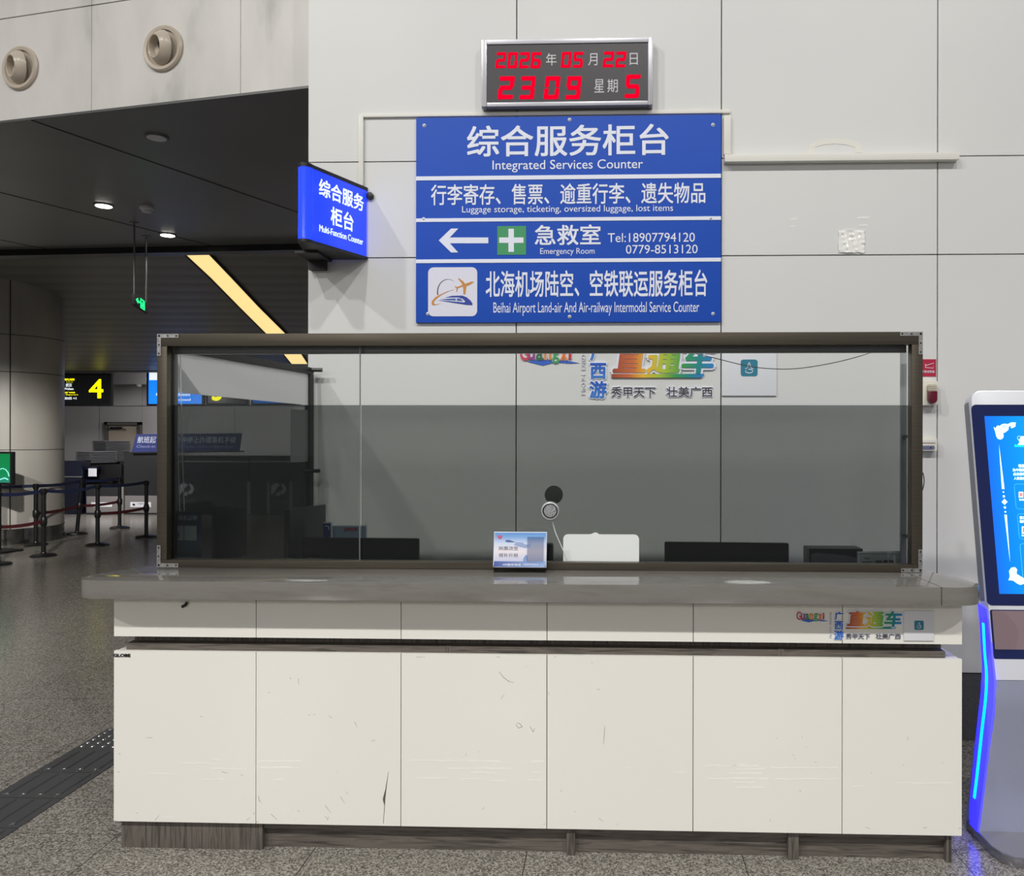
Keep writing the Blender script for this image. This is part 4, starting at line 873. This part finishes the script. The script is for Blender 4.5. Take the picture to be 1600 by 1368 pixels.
b = B(); b.ppoly(HP, [Z3(*p) for p in ((460, 720), (525, 1245), (494, 1245))][::-1], .002, .0026); b.build('spike_line', M_ui, scn)
b = B(); b.ppoly(HP, [Z2(*p) for p in ((472, 300), (497, 300), (532, 800))][::-1], .002, .0026); b.build('spike_line', M_ui, scn)
for x, y, rr in ((461, 58, .0034), (466, 104, .005), (477, 223, .005), (482, 269, .0037)):
    b = B(); b.lathe(HP.hit(*Z2(x, y))+HP.n*.002, HP.n, [(rr, 0), (rr, .0006)], 16); b.build('dot', M_ui, scn)
b = B(); b.ppoly(HP, [Z2(*p) for p in ((473, 130), (505, 164), (473, 195), (442, 164))][::-1], .002, .0026); b.build('diamond', M_ui, scn)
b = B(); b.ppoly(HP, [Z1(*p) for p in ((680, 750), (720, 690), (700, 650), (760, 565), (1200, 560), (1260, 690), (1230, 750))][::-1], .002, .0026); b.tube([hz(*Z1(712+38*math.cos(t), 603+42*math.sin(t))) for t in [q*.45 for q in range(15)]], .0008, 5); b.build('harbour_emblem', M_ui, scn)
b = B(); b.ppoly(HP, [Z1(*p) for p in ((612, 795), (615, 740), (680, 752), (1230, 752), (1230, 795))][::-1], .002, .0024); b.build('emblem_base', mat('screen_green', (0, 220, 200), .4, emit=.8, ecol=(0, 225, 205)), scn)
for s_, x0, y0, y1, n_ in (('根据', 691, 950, 990, 0), ('及中国民航', 622, 1000, 1037, 0), ('点击旅客服务', 628, 1048, 1085, 0), ('人数据信息', 637, 1100, 1135, 0)):
    p, q = HP.ab(*Z3(x0, y1)), HP.ab(*Z3(x0, y0)); hh = q[1]-p[1]
    text(scn, HP, s_, None, M_ui, ab=(p[0], p[0]+hh*len(s_)*1.0, p[1], q[1]), h=.002, depth=.0005, bold=.03)
M_uf = mat('screen_card', (40, 160, 255), .4, emit=.8, ecol=(30, 165, 255))
for (x0, y0), (x1, y1), Zf in (((640, 1180), (0, 0), Z3), ((605, 290), (0, 0), Z2)):
    pass
def cardline(x0, yt, yb):
    a0, q1 = HP.ab(x0, yt); c0 = HP.ab(x0+4, yb)[1]; a1 = KW-a0
    b = B(); b.tube([HP.pt(a, c, .0023) for a, c in rrect(a0, a1, c0, q1, .012)], .0006, 5, closed=True); b.build('card_outline', mat('screen_cyan', (90, 210, 255), .4, emit=.8, ecol=(80, 205, 255)), scn)
cardline(1584, 756, 795); cardline(1589, 802.5, 842); cardline(1593, 849, 905)
for x, y, hh, mt in ((625, 55, 62, (230, 120, 130)), (658, 425, 78, (190, 130, 90))):
    b = B(); b.ppoly(HP, [Z2(x, y+hh), Z2(x+48, y+hh), Z2(x+48, y), Z2(x, y)], .002, .0026); b.build('icon', mat('screen_icon_%d' % x, (250, 240, 240), .4, emit=.9, ecol=(245, 225, 228)), scn)
    b = B(); b.ppoly(HP, [Z2(x+8, y+hh-14), Z2(x+40, y+hh-14), Z2(x+40, y+12), Z2(x+8, y+12)], .0026, .003); b.build('icon_mark', mat('screen_mark_%d' % x, mt, .4, emit=.9, ecol=mt), scn)
for s_, x0, y0, y1 in (('登机牌', 630, 130, 150), ('贵宾', 635, 315, 350), ('临时', 638, 355, 388), ('行李', 655, 513, 533)):
    p, q = HP.ab(*Z2(x0, y1)), HP.ab(*Z2(x0, y0)); hh = q[1]-p[1]; text(scn, HP, s_, None, M_ui, ab=(p[0], p[0]+hh*len(s_), p[1], q[1]), h=.002, depth=.0005, bold=.03)
# scanner window in the chin
c0, c1 = HP.ab(1556, 1029)[1], HP.ab(1550, 952)[1]; cm = HP.ab(1549.5, 990)[0]
b = B(); b.prism(HP, rrect(cm, KW-cm, c0, c1, .008), -.0005, .0012); b.build('scanner_bezel', mat('bezel_navy', (24, 34, 82), .12), ks)
b = B(); b.prism(HP, rrect(cm+.008, KW-cm-.008, HP.ab(1556, 1014)[1], c1-.004, .004), .0013, .002); b.build('scanner_window', mat('scanner_brown', (136, 116, 122), .25), ks)
# lower body: curved leg
low = [p for p in prof if p[1] < .8]
back = [(y+.11 if z > .5 else y+.13, z) for y, z in low]
low[0] = (3.411, .738)
def smooth(ps, n=5):
    V = [Vector((0,)+p) for p in ps]; o_ = []
    for i in range(len(V)-1):
        p = [V[max(0, min(len(V)-1, i+d))] for d in (-1, 0, 1, 2)]
        for k in range(n): t = k/n; q = .5*((2*p[1])+(p[2]-p[0])*t+(2*p[0]-5*p[1]+4*p[2]-p[3])*t*t+(3*p[1]-p[0]-3*p[2]+p[3])*t**3); o_.append((q.y, q.z))
    return o_+[tuple(ps[-1])]
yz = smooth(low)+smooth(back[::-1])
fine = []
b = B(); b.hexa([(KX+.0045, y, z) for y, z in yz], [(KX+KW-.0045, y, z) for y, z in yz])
b.build('pedestal', mat('kiosk_silver_led_cast', (180, 186, 210), .34, .5), ks)  # silver paint with the blue cast of the LEDs mixed into its base colour
# glowing side cheeks
ch = [(3.475, 1.02), (3.437, .881), (3.404, .735), (3.414, .617), (3.46, .441), (3.526, .157), (3.557, .036), (3.633, .036), (3.633, .11), (3.575, .43), (3.526, .655), (3.514, .765), (3.54, .96), (3.557, 1.03)]
for x0 in (KX-.004, KX+KW-.004):
    b = B(); b.hexa([(x0, y, z) for y, z in ch], [(x0+.008, y, z) for y, z in ch]); b.build('side_cheek', mat('cheek_violet', (120, 120, 250), .3, emit=5, ecol=(15, 9, 255)), ks, .002)
led = [(3.5, .955), (3.487, .84), (3.47, .745), (3.478, .64), (3.51, .5), (3.553, .30), (3.582, .175)]
sm = []
for i in range(len(led)-1):
    for k in range(6):
        p = [Vector((0,)+led[max(0, min(len(led)-1, i+d))]) for d in (-1, 0, 1, 2)]; t = k/6
        sm.append(.5*((2*p[1])+(p[2]-p[0])*t+(2*p[0]-5*p[1]+4*p[2]-p[3])*t*t+(3*p[1]-p[0]-3*p[2]+p[3])*t**3))
sm.append(Vector((0,)+led[-1]))
for x0 in (KX-.0065, KX+KW+.0045):
    b = B(); w_ = .0085
    b.hexa([(x0, p.y-w_, p.z) for p in sm]+[(x0, p.y+w_, p.z) for p in sm[::-1]], [(x0+.002, p.y-w_, p.z) for p in sm]+[(x0+.002, p.y+w_, p.z) for p in sm[::-1]])
    b.build('light_strip', mat('led_cyan', (0, 220, 255), .3, emit=3, ecol=(0, 180, 255)), ks)
bp = [(KX-.005, 3.66), (KX-.005, 3.43), (KX+.012, 3.37), (KX+.05, 3.335), (KX+.09, 3.325), (KX+KW-.09, 3.325), (KX+KW-.05, 3.335), (KX+KW-.012, 3.37), (KX+KW+.005, 3.43), (KX+KW+.005, 3.66), (KX+KW-.05, 3.75), (KX+.05, 3.75)]
b = B(); b.hexa([(x, y, .0) for x, y in bp], [(x, y, .042) for x, y in bp]); b.build('base_plate', mat('base_metal', (150, 150, 156), .25, .8), ks, .008)
b = B(); b.prism(flat(.042), [(x*.985+.015*(KX+KW/2), y*.96+.04*3.54) for x, y in bp], .0002, .0012); b.build('base_mat', mat('base_top_grey', (150, 148, 152), .35, .3), ks)

# ------------------------------------------------------------------ ceiling and bulkhead fittings of the hall
for px, lb in (((33, 107), 'beige round air nozzle at the far left of the bulkhead'), ((256, 76.5), 'beige round air nozzle nearer the wall corner on the bulkhead')):
    a, c = L.ab(*px); r = thing('air_nozzle', L.pt(a, c, 0), lb, 'air nozzle', 'air nozzles on the bulkhead'); o = L.pt(a, c, 0); R0 = L.ab(px[0]+28, px[1])[0]-a; R0 = .15
    mt = mat('nozzle_beige', (186, 174, 158), .3)
    b = B(); b.lathe(o, L.n, [(R0, .0005), (R0, .012), (R0*.94, .022), (R0*.8, .02), (R0*.76, .006)], 48); b.build('flange', mt, r)
    ax = (L.n*1+L.u*-.40+Vector((0, 0, -.12))).normalized()
    b = B(); b.lathe(o+L.n*.012, ax, [(R0*.74, 0), (R0*.72, .014), (R0*.62, .036), (R0*.5, .054), (R0*.47, .057), (R0*.44, .054), (R0*.40, .002)], 40, cap=False); b.build('nozzle_cone', mt, r)
    b = B(); b.lathe(o+L.n*.004, ax, [(R0*.43, .012), (R0*.42, .014)], 32); b.build('throat', mat('throat_dark', (70, 66, 62), .7), r)
M_on = mat('lamp_on', (255, 252, 240), .4, emit=9, ecol=(255, 250, 240)); M_ring = mat('lamp_ring', (96, 96, 98), .4, .5)
zc_ = zl+.0005; SZ2 = flat(zc_)
def downlight(px, on, label, r_=.075):
    p = SZ2.hit(*px); r = thing('downlight', (p.x, p.y, zc_-.02), label, 'ceiling light', 'downlights in the dark soffit')
    b = B(); b.lathe((p.x, p.y, zc_-.0005), (0, 0, -1), [(r_*1.15, 0), (r_*1.12, .008), (r_*.95, .012)], 28); b.build('trim_ring', M_ring, r)
    b = B(); b.lathe((p.x, p.y, zc_-.0135), (0, 0, -1), [(r_*.95, 0), (r_*.9, .003)], 28); b.build('lens', M_on if on else mat('lamp_off', (205, 205, 208), .3), r)
    if on:
        l = bpy.data.lights.new('downlight_beam', 'SPOT'); l.energy = 60; l.spot_size = 1.9; l.shadow_soft_size = .07; l.color = (1, .96, .88); o = bpy.data.objects.new('downlight_beam', l); COL.objects.link(o); o.location = (p.x, p.y, zc_-.03)
downlight((162, 320), True, 'lit round downlight in the dark soffit at the left'); downlight((262, 366), True, 'lit round downlight in the dark soffit nearer the light strip'); downlight((245, 213), False, 'unlit round downlight at the front of the dark soffit', .07)
p = SZ2.hit(229, 323); b = B(); b.lathe((p.x, p.y, zc_-.0005), (0, 0, -1), [(.06, 0), (.06, .02), (.045, .03), (.04, .05), (.001, .055)], 24); tag(b.build('smoke_detector', mat('detector_grey', (200, 200, 202), .4), None), 'round smoke detector on the dark soffit beside the lit downlight', 'smoke detector')
# luminous strip
lf = [(285, 390), (330, 432), (375, 478), (416, 519), (440, 547), (456, 567)]; rt = [(322, 390), (362, 432), (405, 478), (446, 519), (468, 547), (481, 567)]
r = thing('ceiling_light_strip', C2.hit(303, 390), 'long warm yellow light strip curving across the slatted ceiling', 'ceiling light')
dnv = C2.n if C2.n.z < 0 else -C2.n
b = B()
for i in range(5):
    q = [C2.hit(*lf[i]), C2.hit(*rt[i]), C2.hit(*rt[i+1]), C2.hit(*lf[i+1])]; b.hexa([v+dnv*.002 for v in q], [v+dnv*.02 for v in q])
def strip_m():
    m = mat('strip_warm', (255, 226, 160), .5, emit=1.0, ecol=(255, 224, 150)); return m
b.build('diffuser', strip_m(), r)
b = B()
for e_ in (lf, rt):
    for i in range(5):
        p, q = C2.hit(*e_[i]), C2.hit(*e_[i+1]); s_ = Vector((-.03 if e_ is lf else .03, 0, 0)); z_ = dnv*.03
        b.hexa([p, q, q+s_, p+s_], [p+z_, q+z_, q+s_+z_, p+s_+z_])
b.build('edge_trim', M_black, r)
# hanging exit sign
e0 = SZ2.hit(205.5, 349.5); e0 = Vector((X_(211, 8.0, 400), 8.0, 0)); e1 = Vector((X_(232, 8.62, 470), 8.62, 0))
EP = Pl(e0, e1-e0, Vector(((e1-e0).y, -(e1-e0).x, 0))); el = (e1-e0).length; ez1, ez0 = Z_(458.5, 8.0, 210), Z_(475.5, 8.0, 210)
r = thing('exit_sign', (e0+e1)/2+Vector((0, 0, ez0)), 'green lit emergency exit sign hanging on two rods from the soffit', 'exit sign')
b = B(); b.prism(EP, rrect(0, el, ez0, ez1), -.03, 0); b.build('housing', M_black, r, .003)
M_ex = mat('exit_green', (20, 255, 150), .4, emit=1.1, ecol=(10, 255, 140))
def eb(u0, u1, v0, v1): return [(el*u0, ez0+(ez1-ez0)*v0), (el*u1, ez0+(ez1-ez0)*v0), (el*u1, ez0+(ez1-ez0)*v1), (el*u0, ez0+(ez1-ez0)*v1)]
ep = lambda u, v: (el*u, ez0+(ez1-ez0)*v)
b = B(); b.prism(EP, [ep(.05, .52), (ep(.2, .8)), ep(.22, .62), ep(.34, .58), ep(.34, .42), ep(.22, .42), ep(.2, .26)][::-1], .0005, .002); b.build('arrow', M_ex, r)
b = B(); b.prism(EP, eb(.38, .70, .06, .16), .0005, .002); b.prism(EP, eb(.38, .70, .88, .97), .0005, .002); b.prism(EP, eb(.38, .44, .16, .88), .0005, .002); b.prism(EP, eb(.64, .70, .16, .88), .0005, .002)
b.prism(EP, [ep(.46, .16), ep(.5, .16), ep(.56, .4), ep(.60, .16), ep(.63, .16), ep(.6, .55), ep(.63, .62), ep(.56, .68), ep(.47, .6), ep(.5, .52)], .0005, .002); b.lathe(EP.pt(el*.56, ez0+(ez1-ez0)*.76, .0005), EP.n, [(.012, 0), (.012, .0015)], 12)
b.build('running_figure', M_ex, r)
for u in (.06, .93):
    q = EP.pt(el*u, ez1, -.015); b = B(); b.cyl(q, (0, 0, 1), .009, zc_-q.z-.006, 10); b.cyl((q.x, q.y, zc_-.0065), (0, 0, 1), .045, .006, 16); b.build('rod', mat('rod_grey', (110, 110, 112), .3, .7), r)

# ------------------------------------------------------------------ check-in hall
SY = 18.9; S4 = front(SY)
def screen(x0, x1, y0, y1, Y, label, mt, border=.05, cat='screen', hang=True):
    P_ = front(Y); a0, a1, b0, b1 = P_.box(x0, y0, x1, y1)
    r = thing('display_screen', ((a0+a1)/2, Y, b0), label, cat, 'hanging check-in screens')
    b = B(); b.prism(P_, rrect(a0, a1, b0, b1), -.1, 0); b.build('casing', mat('screen_casing', (26, 26, 27), .4), r, .004)
    b = B(); b.prism(P_, rrect(a0+border, a1-border, b0+border, b1-border), .0005, .003); f = b.build('display', mt, r)
    b = B(); z1_ = ZC2+.3 if False else 4.1
    for a in (a0+.2, a1-.2): b.box(a-.02, a+.02, Y+.03, Y+.07, b1, ZC2+.05 if Y < 18.7 else 4.1)
    b.build('hanger', M_dark, r); return r, P_
M_dk = mat('screen_black', (16, 16, 15), .25)
r, P_ = screen(44, 173.5, 583, 634, SY, 'black check-in screen showing a large yellow number four', M_dk)
M_y = mat('led_yellow', (255, 245, 0), .4, emit=1.25, ecol=(255, 245, 0)); M_wl = mat('led_white', (245, 250, 250), .4, emit=.9, ecol=(240, 248, 250))
text(r, P_, '4', (139, 592, 161.5, 622), M_y, 'numeral', bold=.02, h=.0035)
text(r, P_, '武汉', (102.8, 598.8, 112.5, 604), M_wl, bold=.03, h=.0035); text(r, P_, 'Wuhan', (99.5, 605.3, 115, 609), M_wl, bold=.03, h=.0035)
text(r, P_, '预计起飞时间', (95, 611.8, 117, 614.3), M_y, bold=.02, h=.0035); text(r, P_, 'Estimated Departure', (84, 615.2, 122, 618), M_y, h=.0035); text(r, P_, '00:05 +1', (100, 620, 119.5, 624), M_wl, bold=.03, h=.0035)
text(r, P_, '航班', (100, 591, 117, 594.3), M_y, bold=.03, h=.0035); text(r, P_, '9H8370', (103.5, 595, 114, 598), mat('led_dim_yellow', (190, 190, 30), .4, emit=.5, ecol=(220, 215, 40)), h=.0035)
M_bs = mat('screen_blue', (20, 130, 255), .3, emit=.85, ecol=(16, 136, 255))
r, P_ = screen(229, 318.5, 579, 634, SY+.1, 'blue check-in screen reading counter closed, partly behind the glass frame', M_bs)
b = B(); b.pbox(P_, 233.5, 582, 314, 593.5, .0035, .005); b.build('banner', M_wl, r)
text(r, P_, 'Counter closed', (244, 613, 297, 618.5), M_wl, bold=.02, h=.0035); text(r, P_, 'Counter closed', (250, 622, 298, 626), M_wl, bold=.02, h=.0035)
r, P_ = screen(322, 388, 590, 633, SY+.1, 'dark check-in screen with a yellow numeral behind the glass', M_dk); text(r, P_, '5', (331, 601, 347, 626), M_y, 'numeral', bold=.05, h=.0035)
r, P_ = screen(392, 470, 590, 633, SY+.1, 'blue check-in screen just below the white side board', mat('screen_dim_blue', (30, 70, 140), .3, emit=.3, ecol=(16, 136, 255)))
for px, lb, m in (((186.5, 585.5), 'small black dome camera under the beam beside the number screen', M_black), ((217, 602), 'small grey dome camera on the far beam', M_gray)):
    P_ = front(20.7); q = P_.hit(*px); z1_ = 3.13
    b = B(); b.lathe((q.x, q.y, q.z-.05), (0, 0, 1), [(.005, 0), (.05, .01), (.075, .05), (.08, .06), (.08, .1), (.03, .102), (.03, z1_-q.z+.06)], 20)
    q_ = b.build('dome_camera', m, None); tag(q_, lb, 'camera', 'dome cameras under the beams')
    if z1_ < q.z: pass

# desks
DYF = 17.9
def deskbox(name_, r, x0, x1, y0, y1, Y, dep, m, bev=.006, zfloor=None):
    P_ = front(Y); a0, a1, b0, b1 = P_.box(x0, y0, x1, y1)
    if zfloor is not None: b0 = zfloor
    b = B(); b.prism(P_, rrect(a0, a1, b0, b1), -dep, 0); return b.build(name_, m, r, bev)
M_dn = mat('desk_navy', (15, 19, 36), .35); M_dg = mat('desk_dark_grey', (52, 52, 53), .3, .3); M_lg = mat('desk_light_grey', (134, 130, 128), .4, .2); M_bk = mat('desk_black', (18, 18, 20), .35)
r = thing('check_in_desk', (X_(95, DYF), DYF+.3, 0), 'navy fronted check-in desk beside the round column', 'desk', 'check-in desks')
deskbox('body', r, 60, 127.5, 720, 800, DYF, .33, M_dn, zfloor=0); deskbox('worktop_edge', r, 60, 128, 743.8, 745.4, DYF-.02, .02, M_steel); 
r = thing('check_in_desk', (X_(163, DYF), DYF+.3, 0), 'grey baggage check-in desk in front of the stacked trays', 'desk', 'check-in desks')
deskbox('body', r, 134, 186, 757, 800, DYF, .7, M_dg, zfloor=0); deskbox('baggage_panel', r, 135, 184, 775, 801, DYF-.012, .011, M_lg); deskbox('label', r, 142.5, 175, 784.5, 791.5, DYF-.0165, .004, M_paper, 0); deskbox('upper_panel', r, 131, 152.5, 728, 758, DYF+.12, .3, M_dn, zfloor=1.0); deskbox('label', r, 138, 151, 731.5, 744, DYF+.115, .004, M_paper, 0); deskbox('rear_unit', r, 122, 192, 726, 760, DYF+.4, .9, M_bk, zfloor=0)
deskbox('post', r, 186.8, 193, 758, 803, DYF, .08, M_lg, zfloor=0); 
r = thing('check_in_monitor', (X_(172, DYF), DYF+.2, Z_(757, DYF)), 'black monitor standing on the grey baggage check-in desk', 'monitor')
deskbox('casing', r, 155, 190, 725.5, 751, DYF+.25, .06, M_bk); deskbox('stand', r, 168, 176, 751, 757, DYF+.27, .05, M_bk, 0, zfloor=Z_(757, DYF)+.0005)
r = thing('check_in_desk', (X_(217, DYF), DYF+.3, 0), 'dark grey baggage check-in desk left of the glass frame', 'desk', 'check-in desks')
deskbox('body', r, 193.5, 252, 706, 800, DYF+.05, .7, M_dg, zfloor=0); deskbox('baggage_panel', r, 195, 250, 774, 801, DYF+.038, .011, M_lg); lb_ = deskbox('label', r, 203.5, 236, 784, 792, DYF+.0335, .004, M_paper, 0)
P_ = front(DYF+.029); b = B(); b.pbox(P_, 207, 786.5, 211, 789.5, 0, .002, r=.02); b.build('label_emblem', M_black, r); text(r, P_, '行李托运', (214, 785.5, 230, 788), M_gray, bold=.0)
def logo(P_, cx, cy, s, r):
    m = mat('logo_grey', (170, 174, 178), .5); f = lambda pts: [P_.ab(cx+x*s, cy+y*s) for x, y in pts][::-1]
    b = B(); b.prism(P_, f([(-11, -6), (-4, -10), (2, -6), (-3, -2), (-8, 6), (-12, 8)]), .0005, .004); b.prism(P_, f([(3, -9), (8, -7), (11, -1), (9, 5), (4, 8), (1, 4), (6, 0)]), .0005, .004); b.prism(P_, f([(-6, 9), (-1, 3), (2, 7), (0, 10)]), .0005, .004); b.build('emblem', m, r)
    text(r, P_, '北海机场', (cx-13*s, cy+15*s, cx+13*s, cy+21*s), mat('logo_dim', (110, 114, 118), .5), h=.0005)
for x0, x1, cx, lb in ((255, 388, 292, 'dark check-in desk with a swoosh emblem behind the bead chain'), (391, 486, 436, 'dark check-in desk with a swoosh emblem seen through the right of side screen')):
    r = thing('check_in_desk', (X_((x0+x1)/2, DYF), DYF+.3, 0), lb, 'desk', 'check-in desks')
    deskbox('body', r, x0, x1, 712, 800, DYF+.05, .7, M_dg, zfloor=0); deskbox('front_panel', r, x0+2, x1-2, 722, 806, DYF+.03, .019, mat('desk_front_dark', (44, 46, 52), .3), zfloor=.02)
    logo(front(DYF+.03), cx, 764, 1.05, r)
    deskbox('worktop_edge', r, x0, x1, 719.5, 722, DYF+.02, .015, M_steel, 0)
    for px_ in ((386, 391),) if x0 < 300 else ((417, 421.5), (452, 457)): deskbox('post', r, px_[0], px_[1], 752, 806, DYF+.028, .012, M_lg, 0, zfloor=.02)
# things on the desks
r = thing('desk_sign', (X_(291, DYF), DYF, Z_(705, DYF)), 'navy sign with white letters about check-in closing before departure', 'sign')
P_ = front(DYF-.02); b = B(); b.ppoly(P_, [(205.5, 706), (374, 704), (377.5, 676.5), (213, 678)], -.03, 0); b.build('panel', mat('notice_navy', (46, 58, 116), .45), r)
b = B(); b.ppoly(P_, [(205, 708), (374, 706), (374, 704), (205, 706)], -.25, .0); b.build('foot', M_black, r)
text(r, P_, '航班起飞前45分钟停止办理乘机手续', (214.5, 681.5, 369, 692), mat('notice_letter', (205, 212, 228), .5), bold=.01, shear=.15, h=.001); text(r, P_, 'Check-in closed 45 minutes before departure.', (213.5, 695, 366, 700.5), mat('notice_letter2', (150, 160, 195), .5), shear=.15, h=.001)
M_tray = mat('tray_grey', (168, 168, 170), .4); TR = .035
def tray(name_, loc, rz, label, grp, src=None):
    if src:
        o = src.copy(); COL.objects.link(o); o.location = loc; return tag(o, label, 'tray', grp)
    b = B(); c, s_ = math.cos(rz), math.sin(rz); q = lambda x, y: (loc[0]+x*c-y*s_, loc[1]+x*s_+y*c)
    W0, D0, W1, D1_ = .36, .26, .40, .30
    lo = [q(*p) for p in ((-W0, -D0), (W0, -D0), (W0, D0), (-W0, D0))]; hi = [q(*p) for p in ((-W1, -D1_), (W1, -D1_), (W1, D1_), (-W1, D1_))]
    b.hexa([(*p, loc[2]) for p in lo], [(*p, loc[2]+TR-.010) for p in hi]); b.hexa([(*p, loc[2]+TR-.010) for p in hi], [(*p, loc[2]+TR-.004) for p in hi], 1)
    o = b.build(name_, [mat('tray_dark', (84, 85, 88), .45), M_tray], None, at=loc); return tag(o, label, 'tray', grp)
ordn = ['bottom', 'second from bottom', 'third from bottom', 'fourth from bottom', 'fifth from bottom', 'fifth from top', 'fourth from top', 'third from top', 'second from top', 'topmost']
zdesk = Z_(726, DYF+.4)
for nm, px, Y, zstart, n_, rz in (('front', 150, 18.75, zdesk+.0005, 8, -.62), ('rear', 174, 19.75, zdesk+.0005, 15, -.62)):
    x = X_(px, Y); src = None
    if nm == 'rear':
        tb = thing('tray_trolley', (x, Y, 0), 'dark stand carrying the rear stack of grey trays', 'stand'); b = B(); b.box(x-.4, x+.4, Y-.3, Y+.3, 0, zdesk); b.build('body', M_bk, tb)
    for k in range(n_):
        oi = ordn[k] if n_ <= 8 and k < 4 else None
        up = n_-1-k
        pos = ('topmost' if up == 0 else ['', 'second from top', 'third from top', 'fourth from top', 'fifth from top', 'sixth from top', 'seventh from top', 'eighth from top', 'ninth from top', 'tenth from top', 'eleventh from top', 'twelfth from top', 'thirteenth from top', 'fourteenth from top', 'lowest'][up])
        o = tray('luggage_tray', (x+random.uniform(-.01, .01), Y, zstart+k*TR), rz, 'grey luggage tray, %s of the %s stack on the check-in desks' % (pos, 'lower front' if nm == 'front' else 'taller rear'), 'grey luggage trays', src); src = src or o

# belt stanchions
M_post = mat('post_black', (20, 20, 21), .35); M_bb = mat('belt_blue', (30, 40, 74), .6); M_br = mat('belt_red', (84, 28, 34), .6)
F0 = flat(0)
spots = {'a': (68, 868.6, 0), 'b': (56, 851.5, 0), 'c': (120, 834.5, .09), 'd': (152.5, 852, 0), 'e': (187, 825, 0), 'f': (228.6, 839, 0), 'g': (-4, 882, 0)}
labs = {'a': 'black belt stanchion with round base nearest in front of the column', 'b': 'black belt stanchion standing just behind the nearest one by the column', 'c': 'leaning black belt stanchion right of the column base',
        'd': 'black belt stanchion in the middle of the queue right of the column', 'e': 'farthest black belt stanchion before the grey baggage desk', 'f': 'black belt stanchion next to the left edge of the glass frame', 'g': 'black belt stanchion base at the left border of the photo'}
ST = {}
for k, (px, py, ln_) in spots.items():
    p = F0.hit(px, py); r = thing('belt_stanchion', (p.x, p.y, 0), labs[k], 'stanchion', 'belt stanchions of the queue'); tp = Vector((p.x+ln_, p.y, .96)); at = lambda z: Vector((p.x, p.y, 0)).lerp(tp, z/.96)+Vector((0, 0, 0))
    b = B(); b.lathe((p.x, p.y, .0005), (0, 0, 1), [(.17, 0), (.17, .018), (.15, .03), (.04, .045), (.035, .06)], 36); b.build('base', M_post, r)
    b = B(); b.tube([at(.04), at(.96)], .031, 20); b.build('post', M_post, r)
    b = B(); b.tube([at(.90), at(.93), at(.985), at(.99)], [.034, .045, .045, .03], 20); b.build('head', M_post, r)
    b = B(); b.tube([at(.44), at(.47), at(.545), at(.575)], [.032, .046, .046, .032], 20); b.build('collar', M_post, r)
    ST[k] = (r, at(.955), at(.51))
def belt(k, tgt, which, m, sag=.02):
    r = ST[k][0]; p = ST[k][which]; q = tgt if isinstance(tgt, Vector) else ST[tgt][which]
    b = B(); n_ = 8; d = (q-p).normalized(); p_, q_ = p+d*.04, q-d*.04; sd = Vector((d.y, -d.x, 0))*.0012; hh = Vector((0, 0, .024))
    pts = [p_.lerp(q_, i/n_)-Vector((0, 0, sag*4*(i/n_)*(1-i/n_))) for i in range(n_+1)]
    for u, v in zip(pts, pts[1:]): b.hexa([u-sd-hh, u+sd-hh, v+sd-hh, v-sd-hh], [u-sd+hh, u+sd+hh, v+sd+hh, v-sd+hh])
    b.build('belt', m, r)
belt('a', 'g', 1, M_bb); belt('a', 'g', 2, M_br); belt('d', 'a', 1, M_bb, .04); belt('d', 'f', 1, M_bb); belt('d', 'f', 2, M_br); belt('c', 'e', 1, M_bb); belt('c', 'e', 2, M_br); belt('b', 'c', 1, M_bb); belt('b', 'c', 2, M_br)
belt('b', Vector((-12.0, 12.1, .93)), 1, M_bb)

# green display in front of the column
P_ = Pl((X_(0, 11.9), 11.9, 0), (.97, -.2, 0), (-.2, -.97, 0)); 
a1, b1 = P_.ab(18.5, 705.5); b0 = P_.ab(18, 757.5)[1]; a0 = a1-.62
r = thing('display_stand', P_.pt((a0+a1)/2, 0, -.1), 'black framed green display standing before the column at the left edge', 'display')
b = B(); b.prism(P_, rrect(a0, a1, b0, b1, .015), -.06, 0); b.build('casing', M_black, r, .004)
b = B(); b.prism(P_, rrect(a0+.03, a1-.035, b0+.035, b1-.03), .0004, .002); b.build('display', gradient('screen_green_print', [(0, (30, 110, 90)), (.3, (0, 112, 64)), (1, (0, 104, 52))], 2, .3, .75), r)
b = B(); z_ = lambda x, y: P_.hit(x, y)+P_.n*.004
b.tube([z_(*q) for q in ((-8, 738), (-2, 734), (4, 731.5), (9, 733), (13, 738), (14.5, 744))], .006, 6); b.tube([z_(*q) for q in ((-10, 750), (0, 749), (8, 746.5), (13, 749))], .009, 6)
b.build('wave_print', mat('screen_mint', (150, 230, 220), .4, emit=.7, ecol=(140, 225, 215)), r)
b = B(); b.prism(P_, rrect((a0+a1)/2-.06, (a0+a1)/2+.06, .03, b0), -.05, -.01); b.build('post', M_black, r); b = B(); b.prism(P_, rrect((a0+a1)/2-.25, (a0+a1)/2+.25, .0005, .03), -.25, .15); b.build('base', M_black, r)
